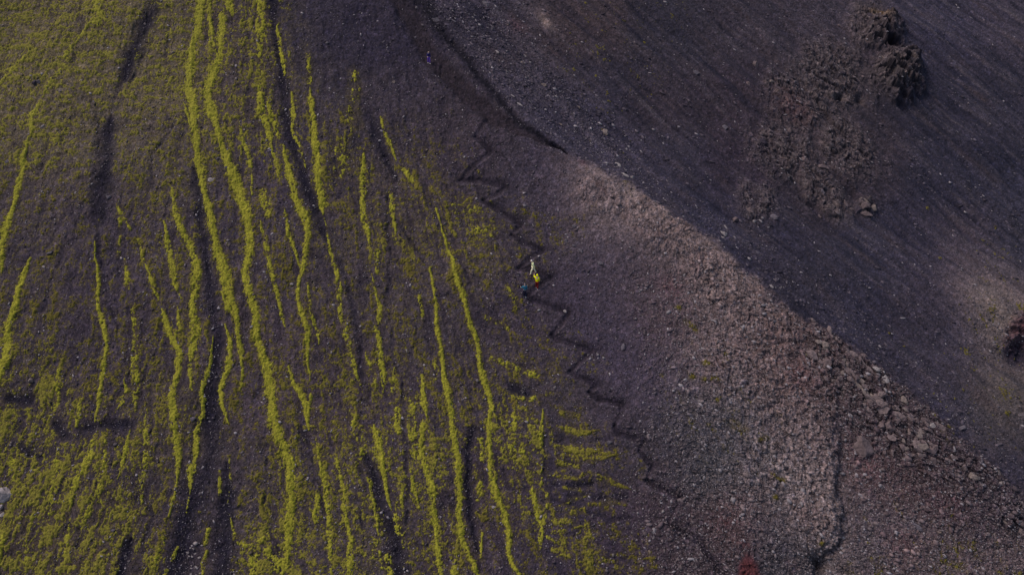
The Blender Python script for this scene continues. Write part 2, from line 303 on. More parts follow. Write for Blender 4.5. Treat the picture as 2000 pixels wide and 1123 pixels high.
LINES += [([(1000,770),(1040,778),(1070,770)],9,.35),([(1010,720),(1050,730)],8,.3),([(1095,805),(1130,812)],7,.35),([(960,700),(1000,712)],8,.3),([(1075,1015),(1110,1018)],7,.4),([(1150,985),(1190,978)],6,.35),
([(1165,935),(1200,945),(1230,955)],7,.4),([(1090,900),(1130,908)],8,.45),([(1070,1050),(1100,1060)],8,.4),([(1170,1090),(1200,1095)],7,.35),([(930,448),(960,458)],9,.15),([(950,620),(990,640)],7,.1),([(880,400),(930,410)],7,.05),([(990,560),(1010,600)],7,.25),([(1100,950),(1130,955)],6,.4),([(1150,880),(1200,888)],7,.4)]
ML = np.full((NV, NU), -9.0, f32)
WV = np.clip(1 + .35 * fbm(X / 2.2, Y / 2.6, 2, 59), .45, 1.6).astype(f32)
FR = np.zeros((NV, NU), f32)
rag = (.8 * perlin(X / .14, Y / .2, 55) + .7 * perlin(X / .34, Y / .5, 57) + .3 * rng.standard_normal((NV, NU))).astype(f32)
patchn = (fbm(X / .7, Y / 1.1, 2, 51) * .9 + .5 * fin2 + .35 * nfine)
for pts, w, sol in LINES:
    tmp_w = w
    xs = [p[0] for p in pts]; ys = [p[1] for p in pts]; m = (max(w) if isinstance(w, list) else w) * 2 + 12
    i0, i1 = np.searchsorted(U1, [min(xs) - m, max(xs) + m]); j0, j1 = np.searchsorted(V1, [min(ys) - m, max(ys) + m])
    if i1 <= i0 or j1 <= j0: continue
    loc = np.full((NV, NU), -9.0, f32) if False else None
    buf = np.full((j1 - j0, i1 - i0), -9.0, f32); fringe = buf.copy()
    full = ML  # names only
    ws = list(w) if isinstance(w, (list, tuple)) else [w] * len(pts)
    if len(ws) != len(pts): ws = [max(ws)] * len(pts)
    if len(pts) > 2: ws[0] *= .45; ws[-1] *= .35
    for (x0, y0), (x1, y1), a, b in zip(pts[:-1], pts[1:], ws[:-1], ws[1:]):
        mm = max(a, b) * 2 + 9
        a0, a1 = np.searchsorted(U1, [min(x0, x1) - mm, max(x0, x1) + mm]); b0, b1 = np.searchsorted(V1, [min(y0, y1) - mm, max(y0, y1) + mm])
        a0, a1, b0, b1 = max(a0, i0), min(a1, i1), max(b0, j0), min(b1, j1)
        if a1 <= a0 or b1 <= b0: continue
        sx = WX[b0:b1, a0:a1]; sy = WY[b0:b1, a0:a1]
        dx, dy = x1 - x0, y1 - y0; L = dx * dx + dy * dy + 1e-6
        t = np.clip(((sx - x0) * dx + (sy - y0) * dy) / L, 0, 1)
        d = np.sqrt((sx - x0 - t * dx) ** 2 + (sy - y0 - t * dy) ** 2)
        v = 1 - 2 * d / (1.10 * (a + (b - a) * t) * WV[b0:b1, a0:a1])
        sl = buf[b0 - j0:b1 - j0, a0 - i0:a1 - i0]; np.maximum(sl, v, out=sl)
    pn = patchn[j0:j1, i0:i1]
    z = np.interp(sol, [0, .2, .4, .6, .8, 1], [.55, .2, -.1, -.4, -.85, -1.5])
    val = np.minimum(buf * 1.3 + .42 * pn + .42 * rag[j0:j1, i0:i1], (pn - z) * 1.0 + .1)
    fr_ = np.exp(-np.maximum(-buf, 0) / 1.1) * (buf > -8) * .5; slf = FR[j0:j1, i0:i1]; np.maximum(slf, fr_, out=slf)
    val = np.where(buf < -1.2, -9, val)
    sl = ML[j0:j1, i0:i1]; np.maximum(sl, val, out=sl)

# dark washed gullies
G = np.full((NV, NU), -9.0, f32)
GULLIES = [([(303,11),(285,45),(265,85),(252,115),(243,150)],[18,26,26,22,14]),([(235,157),(224,192),(217,221)],[9,11,12]),([(214,235),(212,256),(208,303),(200,356),(196,420)],[16,26,30,30,22]),([(278,96),(264,138),(252,155)],[8,9,12]),
([(534,0),(535,60),(545,120),(556,170),(557,210),(566,256),(580,306),(602,370),(620,416),(631,452),(645,480)],[16,14,12,18,20,18,16,18,20,14,8]),([(640,480),(668,520),(690,600),(704,690),(712,780)],[10,12,12,12,12]),
([(540,170),(530,220),(545,260)],6),([(718,894),(739,955),(753,1008),(771,1044),(778,1140)],[16,24,26,32,34]),([(785,740),(789,830),(792,901),(796,955),(794,1026),(796,1090)],[6,8,8,9,9,9]),
([(380,330),(390,420),(402,495),(413,566),(420,619),(427,673),(420,726),(413,744),(410,812),(417,858),(406,901),(385,944),(367,1015),(356,1065),(335,1140)],[14,18,14,16,20,22,26,34,40,40,42,42,40,38,34]),
([(445,905),(446,960),(438,1044),(438,1140)],[12,20,34,36]),([(925,841),(912,880),(918,915),(912,944),(921,1008),(934,1079)],[16,11,8,15,13,8]),([(760,505),(760,555),(753,591),(768,637),(764,683),(778,726)],[5,6,8,8,6,5]),
([(721,228),(739,278),(760,321),(775,350)],[18,16,12,8]),([(775,430),(807,477),(835,520)],[6,8,5]),([(756,380),(759,450),(762,505)],6),([(170,833),(250,830)],[18,22]),([(110,830),(125,845)],18),([(20,777),(60,780)],16),([(45,880),(70,890)],20),([(157,1035),(152,1065)],12),
([(258,1055),(246,1080),(235,1130)],[10,20,22]),([(180,200),(192,260),(190,330)],8),([(186,420),(190,470),(205,560),(230,640)],[12,10,12,8]),([(150,440),(160,400)],8),([(596,850),(612,900),(628,970),(636,1000)],[8,10,10,7]),([(524,900),(520,960),(515,990)],7),
([(690,860),(706,920),(716,960)],8),([(456,992),(500,997)],8),([(462,1030),(480,1045)],10),([(280,970),(300,1010),(280,1060)],10),([(1065,850),(1066,960)],9),([(1080,860),(1150,862)],9),([(1080,945),(1115,950),(1155,944)],12),([(1088,850),(1130,862),(1190,858)],[8,13,7]),([(1095,905),(1160,912)],12),([(1060,975),(1130,985)],10),([(1110,965),(1210,975),(1240,965)],12),([(1150,1000),(1190,1012),(1235,1008)],[6,13,8]),([(705,1000),(712,1060)],5),
([(340,240),(300,300),(296,360)],6),([(440,1000),(470,1120)],5),([(1000,755),(1030,765)],16),([(870,100),(860,150)],6)]
GS = G.copy()
for pts, w in GULLIES:
    big = (max(w) if isinstance(w, list) else w) >= 14
    stroke_into(G if big else GS, pts, w)
gul = np.exp(-np.maximum(1 - G + .30 * nfine + .22 * nmid, 0) ** 2 * .75) * np.clip(.80 + .38 * fbm(X / 2.2, Y / 4, 3, 47) + .20 * nfine, .05, 1.1)
gsm = np.exp(-np.maximum(1 - GS, 0) ** 2 * .9) * np.clip(.35 + .45 * nmid + .2 * nfine, 0, .9)
gul = np.maximum(gul, gsm).astype(f32); gul = np.where(gul < .03, 0, gul)
top_dark = blob(720, 60, 120, 130, 0)

# zig-zag footpath and the worn tread on the ridge
TRAIL = [(953,232),(928,267),(960,294),(935,312),(897,352),(925,348),(985,362),(976,375),(942,392),(978,413),(1017,438),(998,460),(1020,473),(1060,489),(1044,497),(1011,526),(1035,527),(1074,541),(1060,552),(1026,578),(1040,585),(1110,612),(1100,630),(1076,655),(1088,663),(1155,686),(1143,698),(1112,726),(1127,734),(1166,752),(1149,767),(1170,780),(1214,791),(1212,808),(1199,834),(1206,848),(1258,863),(1248,882),(1274,912),(1262,938),(1284,952),(1327,973),(1318,998),(1303,1024),(1330,1042),(1364,1058),(1388,1094),(1412,1130),(1450,1190)]
RIDGE = [(742,-60),(762,-20),(800,30),(838,106),(878,150),(928,199),(964,232),(1028,260),(1078,285),(1108,303)]
def round_off(p):
    q = [p[0]]
    for a, b in zip(p[:-1], p[1:]): q += [(a[0] * .8 + b[0] * .2, a[1] * .8 + b[1] * .2), (a[0] * .2 + b[0] * .8, a[1] * .2 + b[1] * .8)]
    return q + [p[-1]]
TR = np.full((NV, NU), -9.0, f32); stroke_into(TR, TRAIL, 10, (0, 0), 1.0, False)
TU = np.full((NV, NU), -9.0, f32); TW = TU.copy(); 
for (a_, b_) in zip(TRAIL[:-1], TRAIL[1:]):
    if b_[0] > a_[0]: stroke_into(TU, [a_, b_], [4, 20], (1, -3), 1.0, False)  # wedge shadow of the cut bank, carved here and painted dark below
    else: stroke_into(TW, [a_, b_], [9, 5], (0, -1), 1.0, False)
TL = np.full((NV, NU), -9.0, f32); stroke_into(TL, TRAIL, 8, (-1, 8))
RP = np.full((NV, NU), -9.0, f32); stroke_into(RP, RIDGE, [34, 38, 40, 36, 34, 34, 32, 20, 9, 3])
RB = np.full((NV, NU), -9.0, f32); stroke_into(RB, [(800,-20),(832,14),(864,66),(899,102),(935,148),(971,188),(1008,232),(1060,270),(1108,303)], [44, 34, 20, 15, 15, 17, 14, 9, 2])  # shaded bank right of the ridge path, darkened in the paint
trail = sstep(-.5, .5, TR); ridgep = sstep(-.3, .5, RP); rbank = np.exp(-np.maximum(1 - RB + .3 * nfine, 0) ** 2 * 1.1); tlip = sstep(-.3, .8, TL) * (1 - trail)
worn = np.maximum(trail, ridgep)
s1 = perlin((XS + .35 * nmid + .12 * rag) / 1.15, Y / 13.0, 44); s2 = perlin((XS + .25 * nmid + .10 * rag) / .8, Y / 10.0, 45)
gate = fbm(X / 2.6, Y / 4.5, 2, 46) + np.clip((md - .12) * 4, -1.0, .3) - .35
strand = np.maximum(.042 - np.abs(s1), .034 - np.abs(s2)) * 15 + .22 * fin2 + .16 * rag
strand = np.where(isfar, -9, np.minimum(strand, gate * .9)) - 4 * upl - 5 * sstep(900, 1020, U)
strand = np.where(strand < -.05, -9, strand)
M = np.maximum.reduce([M + FR * .8, ML * 1.0, strand])
M = M - 2.2 * np.clip(gul, 0, 1) * (ML < .2) - 5 * worn - 6 * top_dark * (ML < 0) - 3 * rbank - 1.0 * gul * (ML >= .2) * .3
M = np.clip(M, -2, 2).astype(f32)

# rock regions
pal1 = np.maximum.reduce([blob(1175, 385, 55, 45, 30), blob(1290, 445, 110, 45, 34), blob(1400, 550, 90, 48, 42), blob(1490, 640, 90, 55, 42)])
ledge = np.maximum.reduce([pal1, blob(1560, 780, 110, 110, 50), blob(1590, 940, 70, 150, 0), blob(1440, 720, 90, 70, 30), blob(1600, 1030, 50, 60, 0), blob(1500, 900, 70, 80, 0)]) * (1 - FAR) * sstep(8, -14, U - np.interp(V1, [-200, 780, 850, 960, 1020, 1060, 1095, 1800], [1730, 1640, 1632, 1630, 1634, 1622, 1585, 1560])[:, None])
boul = np.maximum.reduce([blob(1700, 780, 130, 60, 45), blob(1800, 880, 120, 55, 42), blob(1900, 930, 60, 45, 20), blob(1975, 1010, 50, 30, 30), blob(1620, 690, 70, 40, 45)]) * (1 - FAR)
PAQ = lambda a, b: (a * .7 - b * .7) / 3.5
outc = np.maximum.reduce([blob(1745, 150, 52, 62, 60), blob(1620, 150, 90, 75, 30), blob(1560, 200, 90, 60, 30), blob(1660, 290, 85, 60, 50), blob(1600, 370, 90, 35, 45), blob(1700, 50, 55, 50, 50), blob(1690, 405, 26, 24, 0), blob(1520, 300, 80, 60, 40), blob(1480, 400, 60, 50, 40) * .8]) * FAR
outc_e = sstep(.22, .85, outc + .22 * fbm(PAQ(X, Y), X / 2.5, 4, 61))
knob = sstep(.35, .6, np.maximum(blob(1760, 148, 66, 50, 70), blob(1728, 66, 40, 46, 50)) + .10 * fbm(X / 1.6, Y / 1.6, 3, 63)) * FAR
crag = sstep(.4, .7, blob(2012, 652, 56, 74, 40) + .1 * fbm(X / 1.2, Y / 1.2, 3, 64)) * FAR
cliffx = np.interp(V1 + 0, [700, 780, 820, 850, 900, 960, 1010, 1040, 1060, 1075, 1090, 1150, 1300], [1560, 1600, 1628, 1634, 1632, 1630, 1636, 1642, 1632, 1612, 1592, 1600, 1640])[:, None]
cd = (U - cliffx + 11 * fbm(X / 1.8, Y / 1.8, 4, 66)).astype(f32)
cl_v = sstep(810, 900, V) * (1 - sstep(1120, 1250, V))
cleft = np.exp(-(np.maximum(cd - 6, 0) / 70.0) ** 1) * sstep(-3, 9, cd) * cl_v

# ------------------------------------------------------------------ relief
h = .45 * fbm(X / 11, Y / 11, 2, 71) + .10 * fbm(X / 2.2, Y / 2.2, 2, 73)
h = h + .06 * fbm(X / .7, Y / .7, 2, 75) + .040 * fbm(X / .26, Y / .26, 2, 77)
near = 1 - FAR
h = h + near * (.10 * nvert * sstep(1150, 900, U) + .05 * nhor + .05 * nv2 * sstep(1150, 900, U))
h = h - .30 * gul * near - .16 * np.exp(-np.maximum(1 - TU, 0) ** 2 * .8) - .08 * np.exp(-np.maximum(1 - TW, 0) ** 2) - .06 * trail - .45 * ridgep - .32 * rbank + .08 * tlip
h = h + .05 * sstep(-.4, .8, ML) 
# scree streaks of the far face, along its fall line
dq = np.array([.27, -.245]); dq /= np.hypot(*dq)
PA = (X * dq[0] + Y * dq[1]).astype(f32); PQ = (-X * dq[1] + Y * dq[0]).astype(f32)
st1 = fbm(PQ / 2.4, PA / 22, 3, 81); st2 = fbm(PQ / .55, PA / 7, 2, 85); st3 = fbm(PQ / 1.1, PA / 16, 2, 87)
h = h + FAR * (.32 * st1 + .10 * st2)
# slabs and blocks
wd1, wd2, wid = worley(X / 1.1, Y / .9, 1)
blk = sstep(.03, .32, wd2 - wd1)
vd1, vd2, vid = worley((X + .3 * nmid) / .42, (Y + .2 * nmid) / .38, 2)
blk2 = sstep(.03, .3, vd2 - vd1)
rg = ridged(X / 2.6, Y / 2.6, 4, 91)
WRX = X + .35 * nmid; WRY = Y + .35 * nhor
ang_x = (WRX * .75 + WRY * .66).astype(f32); ang_a = (WRX * .66 - WRY * .75).astype(f32)
fA, sA = facets(ang_a / 2.4, ang_x / 1.3, 5, .9); fB, sB = facets(ang_a / .9, ang_x / .5, 6, .9); fC, sC = facets(ang_a / .4, ang_x / .26, 7, .8)
seam = np.maximum.reduce([1 - sstep(0, .12, sA), .8 * (1 - sstep(0, .14, sB)), .45 * (1 - sstep(0, .16, sC))])
ledge_m = sstep(.25, .7, ledge + .12 * fbm(X / 2, Y / 2, 3, 93))
DQ = (X * .75 + Y * .66).astype(f32); DA = (X * .66 - Y * .75).astype(f32)
rgd = ridged(DA / 1.6, DQ / .7, 4, 94); rgf = ridged(DA / .5, DQ / .24, 3, 96)
ledge_m = ledge_m.astype(f32)
fallx = (X * .62 - Y * .78).astype(f32); fally = (X * .78 + Y * .62).astype(f32)
sk = fbm(fally / .28, fallx / 1.1, 3, 99); sk2 = fbm(fally / .9, fallx / 4.0, 3, 100)
h = h + ledge_m * (.05 + .22 * rg + .09 * fA + .06 * fB + .07 * fC + .07 * rgf + .06 * sk + .10 * sk2 + .04 * fin2)
h = h + np.clip(boul, 0, 1) * (.28 * fB + .14 * fC - .10 * seam)
stony = (near * sstep(1190, 1420, U) * sstep(350, 560, V - (U - 1100) * .1)).astype(f32)
h = h + stony * (.10 * rgd + .12 * fC + .08 * fB)
h = h + outc_e * (.40 * rg + .50 * fA + .30 * fB + .14 * fC + .22 * rgd + .12 * rgf - .12 * seam) * (.75 + .5 * knob) + knob * (.2 + .5 * rg + .7 * fA + .25 * fB)
h = h + crag * (1.0 * ridged(X / 1.6, Y / 1.6, 3, 97)) - 1.8 * blob(2000, 680, 24, 30, 50) * FAR
h = h - .65 * cleft - .08 * np.exp(-((cd - 9) / 9.0) ** 2) * cl_v
for cxp, cyp, rr in ((1467, 150 + 0, 0),):
    pass
h = h - 1.6 * sstep(.3, .8, blob(1738, 92, 17, 11, 30)) * FAR - 1.3 * blob(1636, 192, 9, 5, 0) * FAR - 1.0 * blob(1682, 193, 9, 8, 0) * FAR - 1.5 * blob(1600, 1098, 20, 14, 35)
h = h - .8 * blob(1645, 292, 8, 6, 40) - .7 * blob(1665, 382, 8, 14, -35) * FAR - .6 * blob(1497, 800, 22, 7, -25)
h = h.astype(f32)
NRM = np.array([0, -.5, .866])
P = P + h[..., None] * NRM

# ------------------------------------------------------------------ ground paint
Ccol = np.empty((NV, NU, 3), f32)
for k in range(3):
    c = nc[k] * near + fc[k] * FAR
    Ccol[..., k] = c * (1 + FAR * (.05, .02, .04)[k])
def mixc(m, c, a=1.0):
    for k in range(3): Ccol[..., k] += (c[k] - Ccol[..., k]) * (m * a)
mixc(sstep(-.6, .9, fbm(X / 3.5, Y / 5, 3, 101)) * near * sstep(1300, 1000, U), (66, 57, 60), .35)
mixc(sstep(.3, 1.3, fbm(X / 3, Y / 3, 3, 103)) * near * sstep(1300, 1000, U), (42, 37, 52), .55)
olive = np.clip(md * 2.2, 0, .75) * sstep(-1.2, .6, spk)
mixc(olive * near, (84, 74, 44), .55)
mixc(upl * .5 * near, (96, 85, 68))  # haze over the upper left turf painted as a paler brown
mixc(sstep(-1.3, .1, np.maximum(M, np.where(ML > -2, ML, -2))) * near, (82, 72, 40), .55)
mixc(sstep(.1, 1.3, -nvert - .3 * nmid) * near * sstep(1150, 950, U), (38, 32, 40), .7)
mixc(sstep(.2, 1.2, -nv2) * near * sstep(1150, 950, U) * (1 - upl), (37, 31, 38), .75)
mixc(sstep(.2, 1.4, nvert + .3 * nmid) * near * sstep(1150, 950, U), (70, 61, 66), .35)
mixc(np.clip(gul * 1.15, 0, 1) * near, (26, 23, 35), .92)
mixc(top_dark * near, (40, 35, 50), .5)
mixc(sstep(-1, .6, ML) * near * (1 - gul), (50, 42, 38), .3)
mixc(trail, (50, 42, 52), .4); mixc(np.exp(-np.maximum(1 - TW, 0) ** 2) * np.clip(.7 + .4 * nfine, 0, 1), (38, 32, 40), .6); mixc(np.exp(-np.maximum(1 - TU, 0) ** 2 * .8) * np.clip(.75 + .4 * nmid, .1, 1), (28, 23, 32), .85); mixc(tlip, (78, 69, 78), .45)  # TU paints the bank's wedge shadow over its moist dark soil
mixc(ridgep, (40, 33, 40), .8); mixc(rbank, (24, 21, 30), .9)  # rbank: shade of the path bank painted into the ground colour
# pale flecks of the rock ledge, rusty soil, blue-grey chips
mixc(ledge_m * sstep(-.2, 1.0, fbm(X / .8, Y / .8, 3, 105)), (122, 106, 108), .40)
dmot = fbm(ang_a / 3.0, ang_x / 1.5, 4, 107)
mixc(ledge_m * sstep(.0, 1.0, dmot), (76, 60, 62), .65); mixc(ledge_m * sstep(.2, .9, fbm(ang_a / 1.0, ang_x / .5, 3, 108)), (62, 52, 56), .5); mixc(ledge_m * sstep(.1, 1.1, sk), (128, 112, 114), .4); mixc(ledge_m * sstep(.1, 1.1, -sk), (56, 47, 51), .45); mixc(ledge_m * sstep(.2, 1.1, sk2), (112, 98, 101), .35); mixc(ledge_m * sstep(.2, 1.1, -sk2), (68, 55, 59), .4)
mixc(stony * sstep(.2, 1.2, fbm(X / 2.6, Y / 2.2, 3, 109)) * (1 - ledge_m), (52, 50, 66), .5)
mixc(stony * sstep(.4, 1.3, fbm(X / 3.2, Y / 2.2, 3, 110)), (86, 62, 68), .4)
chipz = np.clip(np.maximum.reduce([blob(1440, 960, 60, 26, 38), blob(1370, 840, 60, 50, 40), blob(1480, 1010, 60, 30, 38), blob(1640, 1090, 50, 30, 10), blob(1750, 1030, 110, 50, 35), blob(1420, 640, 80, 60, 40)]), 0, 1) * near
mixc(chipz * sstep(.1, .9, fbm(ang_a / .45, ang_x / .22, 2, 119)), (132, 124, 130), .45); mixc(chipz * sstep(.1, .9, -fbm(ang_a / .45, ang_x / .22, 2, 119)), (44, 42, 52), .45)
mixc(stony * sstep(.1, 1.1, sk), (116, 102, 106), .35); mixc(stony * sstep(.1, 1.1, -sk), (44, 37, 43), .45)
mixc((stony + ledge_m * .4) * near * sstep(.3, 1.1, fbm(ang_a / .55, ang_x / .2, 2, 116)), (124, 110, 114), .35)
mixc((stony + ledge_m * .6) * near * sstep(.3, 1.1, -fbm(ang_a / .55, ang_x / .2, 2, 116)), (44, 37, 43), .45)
mixc(FAR * sstep(.0, 1.1, .7 * st1 + .7 * st3) , (78, 70, 78), .5); mixc(FAR * sstep(.0, 1.1, -.7 * st1 - .7 * st3), (27, 26, 40), .75)
mixc(FAR * sstep(.1, 1.1, st2), (80, 71, 75), .45); mixc(FAR * sstep(.1, 1.1, -st2), (29, 27, 38), .5)
st4 = fbm(PQ / .30, PA / 1.2, 2, 89); mixc(FAR * sstep(.3, 1.2, st4), (80, 72, 76), .18); mixc(FAR * sstep(.3, 1.2, -st4), (30, 27, 35), .3)
stx = FAR * np.clip(sstep(1720, 1850, U) * sstep(560, 420, V) + .35, 0, 1) * (1 - outc_e); sty = fbm((PQ + .5 * nmid) / .9, PA / 13, 3, 86)
mixc(stx * sstep(.0, .9, sty), (76, 68, 74), .6); mixc(stx * sstep(.0, .9, -sty), (31, 30, 42), .7)
mixc(outc_e * sstep(-.1, .9, rg), (78, 67, 70), .4); mixc(outc_e * sstep(.2, -.7, rg), (30, 26, 33), .7); mixc(outc_e * .5, (54, 47, 51), .5); mixc(blob(1725, 190, 30, 70, 10) * FAR, (34, 31, 40), .6); mixc(outc_e * sstep(.4, 1.1, fB) * sstep(.05, .3, sB), (108, 96, 95), .6); mixc(outc_e * sstep(.2, .8, rgf), (104, 92, 92), .4); mixc(outc_e * seam, (28, 25, 33), .4)  # outcrop highlights and the shade left of the knob are painted in
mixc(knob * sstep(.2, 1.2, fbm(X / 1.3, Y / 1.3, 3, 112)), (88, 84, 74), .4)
mixc(blob(1745, 90, 30, 10, 30) * FAR, (26, 23, 34), .7); mixc(blob(1715, 30, 22, 9, 20) * FAR, (96, 74, 48), .6)  # first blob paints the shadow inside the outcrop's hollow
mixc(blob(1065, 42, 22, 9, 45) * FAR, (122, 104, 100), .8)
mixc(np.clip(boul * 1.2, 0, 1), (54, 44, 50), .6)
mixc(blob(1935, 590, 70, 50, 45) * FAR, (118, 104, 98), .6); mixc(blob(1965, 640, 50, 70, 20) * FAR, (108, 96, 90), .45); mixc(blob(1960, 780, 70, 70, 45) * FAR, (92, 83, 76), .45)
mixc(FAR * (1 - outc_e) * sstep(.1, 1.2, fbm(PA / 9, PQ / 3, 4, 118)), (64, 52, 54), .5)
mixc(FAR * (1 - outc_e) * sstep(.1, 1.2, fbm(PA / 14, PQ / 4, 3, 117)), (36, 33, 42), .5)
mixc(crag, (66, 46, 54), .7); mixc(blob(1995, 688, 20, 26, 50) * FAR, (26, 24, 38), .9); mixc(blob(2002, 640, 16, 12) * FAR, (72, 40, 47), .5)  # black shadow inside the crag's hollow painted into its colour
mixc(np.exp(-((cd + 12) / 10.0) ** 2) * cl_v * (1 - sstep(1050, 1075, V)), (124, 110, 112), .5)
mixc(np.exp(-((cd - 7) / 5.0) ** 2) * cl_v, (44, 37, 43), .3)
red = sstep(.25, .8, np.maximum.reduce([blob(1461, 1110, 17, 42, 0), blob(1450, 1060, 26, 18, 40) * .7, blob(1420, 1020, 28, 14, 45) * .55]) + .12 * fbm(X / .8, Y / .8, 3, 115))
mixc(red, (84, 44, 46), .4)
mixc(sstep(.35, .75, blob(1461, 1122, 25, 42, 0)), (80, 40, 43), .7)
for (bx, by, br) in ((1560, 735, 30), (1310, 560, 26), (1690, 900, 30), (1850, 985, 40), (1760, 1060, 40), (1135, 320, 9), (1010, 50, 20), (1550, 215, 40)):
    mixc(blob(bx, by, br, br * .6, 40), (88, 56, 62), .35)
# mineral grain: every patch of gravel its own tone
gr1 = perlin(X / .16, Y / .16, 121); gr2 = perlin(X / .33, Y / .3, 123); white = rng.standard_normal((NV, NU)).astype(f32)
tone = .97 + .24 * gr1 + .19 * gr2 + .13 * white + .12 * fbm(X / 1.2, Y / 1.2, 2, 125)
tone = np.where(vid > .93, tone * 1.18, tone)
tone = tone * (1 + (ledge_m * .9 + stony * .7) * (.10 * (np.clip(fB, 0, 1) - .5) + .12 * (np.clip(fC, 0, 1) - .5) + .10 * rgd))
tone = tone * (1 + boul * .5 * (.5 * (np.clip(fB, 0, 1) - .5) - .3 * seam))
Ccol *= np.clip(tone, .45, 1.9)[..., None]
hue = fbm(X / .5, Y / .5, 2, 127)
Ccol[..., 0] *= 1 + .03 * hue; Ccol[..., 2] *= 1 - .04 * hue
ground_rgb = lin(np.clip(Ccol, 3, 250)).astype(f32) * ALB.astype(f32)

# moss paint
mt = np.clip(.55 + .5 * fin2 + .28 * nfine + .16 * white, 0, 1.15)
strong = sstep(-.5, .7, ML) * np.where(isfar, .1, 1) * (1 - .8 * stony) * (1 - .75 * sstep(1060, 1090, U))
dull = np.array([88, 80, 44.]); mid_ = np.array([120, 114, 44.]); bright = np.array([146, 142, 46.])
dens = np.maximum(sstep(.06, .30, md + FR * .12), .9 * sstep(-.2, .4, strand))[..., None]
mc = dull * (1 - mt[..., None]) + mid_ * mt[..., None]
mc = mc * (.74 + .26 * dens) + np.array([6., 2., 4.]) * (1 - dens)
mb = np.array([104, 98, 40.]) * (1 - mt[..., None]) + bright * mt[..., None]
mc = mc * (1 - strong[..., None]) + mb * strong[..., None]
hz = (upl * .55)[..., None]; mc = mc * (1 - hz) + (mc * .55 + np.array([112, 106, 62.]) * .45) * hz  # upper left moss paled, haze put into its colour
brn = (sstep(.3, 1.2, fbm(X / 2.2, Y / 1.6, 2, 131)) * (sstep(700, 900, U) * sstep(1150, 900, V) * .7) * (1 - strong))[..., None]
mc = mc * (1 - brn) + np.array([92, 74, 36.]) * brn
moss_rgb = lin(np.clip(mc, 3, 250)).astype(f32) * ALB.astype(f32)

# ------------------------------------------------------------------ materials
def ground_mat(name, bump=.35, vary=.3, scale=9.0, rough=.95):
    m = bpy.data.materials.new(name); m.use_nodes = True; nt = m.node_tree; N = nt.nodes; Lk = nt.links
    b = N["Principled BSDF"]; b.inputs["Roughness"].default_value = rough
    b.inputs["Specular IOR Level"].default_value = .12
    at = N.new("ShaderNodeAttribute"); at.attribute_name = "paint"
    geo = N.new("ShaderNodeNewGeometry")
    n1 = N.new("ShaderNodeTexNoise"); n1.inputs["Scale"].default_value = scale; n1.inputs["Detail"].default_value = 3
    Lk.new(geo.outputs["Position"], n1.inputs["Vector"])
    mr = N.new("ShaderNodeMapRange"); mr.inputs[1].default_value = .3; mr.inputs[2].default_value = .7
    mr.inputs[3].default_value = 1 - vary; mr.inputs[4].default_value = 1 + vary
    Lk.new(n1.outputs[0], mr.inputs[0])
    mul = N.new("ShaderNodeVectorMath"); mul.operation = 'SCALE'
    Lk.new(at.outputs["Color"], mul.inputs[0]); Lk.new(mr.outputs[0], mul.inputs["Scale"])
    Lk.new(mul.outputs[0], b.inputs["Base Color"])
    bp = N.new("ShaderNodeBump"); bp.inputs["Strength"].default_value = bump; bp.inputs["Distance"].default_value = .05
    Lk.new(n1.outputs[0], bp.inputs["Height"]); Lk.new(bp.outputs[0], b.inputs["Normal"])
    return m
M_GROUND = ground_mat("volcanic_gravel"); M_ROCK = ground_mat("weathered_lava", .5, .25, 6.0); M_MOSS = ground_mat("moss_cushion", .6, .25, 14.0, 1.0)
M_PEB = ground_mat("pebbles", .3, .15, 12.0)

def mesh_np(name, co, faces, colors, mat, k):
    me = bpy.data.meshes.new(name); nf = len(faces)
    me.vertices.add(len(co)); me.vertices.foreach_set("co", co.astype(f32).ravel())
    me.loops.add(nf * k); me.loops.foreach_set("vertex_index", faces.astype(np.int32).ravel())
    me.polygons.add(nf); me.polygons.foreach_set("loop_start", np.arange(0, nf * k, k, dtype=np.int32))
    try: me.polygons.foreach_set("loop_total", np.full(nf, k, np.int32))
    except Exception: pass
    if colors is not None:
        a = me.attributes.new("paint", 'FLOAT_COLOR', 'POINT')
        a.data.foreach_set("color", np.concatenate([colors, np.ones((len(colors), 1))], 1).astype(f32).ravel())
    me.update(calc_edges=True); me.materials.append(mat)
    return me
def add(name, me, **props):
    o = bpy.data.objects.new(name, me); COL.objects.link(o)
    for k_, v_ in props.items(): o[k_] = v_
    return o
idx = np.arange(NV * NU, dtype=np.int64).reshape(NV, NU)
quad = np.stack([idx[1:, :-1], idx[1:, 1:], idx[:-1, 1:], idx[:-1, :-1]], -1).reshape(-1, 4)
def piece(name, sel, co, rgb, mat, **props):
    f = quad[sel.ravel()]
    used = np.zeros(NV * NU, bool); used[f.ravel()] = True
    remap = np.cumsum(used) - 1
    me = mesh_np(name, co.reshape(-1, 3)[used], remap[f], rgb.reshape(-1, 3)[used], mat, 4)
    return add(name, me, **props)
cls = np.zeros((NV - 1, NU - 1), np.int8)
c0 = lambda a: a[:-1, :-1]
cls[c0(isfar)] = 1
cls[c0(outc_e > .5)] = 3
cls[c0(ledge_m > .5)] = 4
cls[c0(crag > .5)] = 5
cls[c0(worn > .5)] = 2
piece("hillside", cls == 0, P, ground_rgb, M_GROUND, kind="structure")
piece("scree_slope", cls == 1, P, ground_rgb, M_GROUND, kind="structure")
piece("footpath", cls == 2, P, ground_rgb, M_GROUND, kind="structure")
piece("lava_outcrop", cls == 3, P, ground_rgb, M_ROCK, label="craggy dark brown lava outcrop sticking out of the far scree slope", category="rock outcrop")
piece("rock_ledge", cls == 4, P, ground_rgb, M_ROCK, label="long pale pinkish grey broken rock ledge running down the ridge", category="rock ledge")
piece("crag", cls == 5, P, ground_rgb, M_ROCK, label="dark reddish crag with a black hollow at the right edge", category="crag")

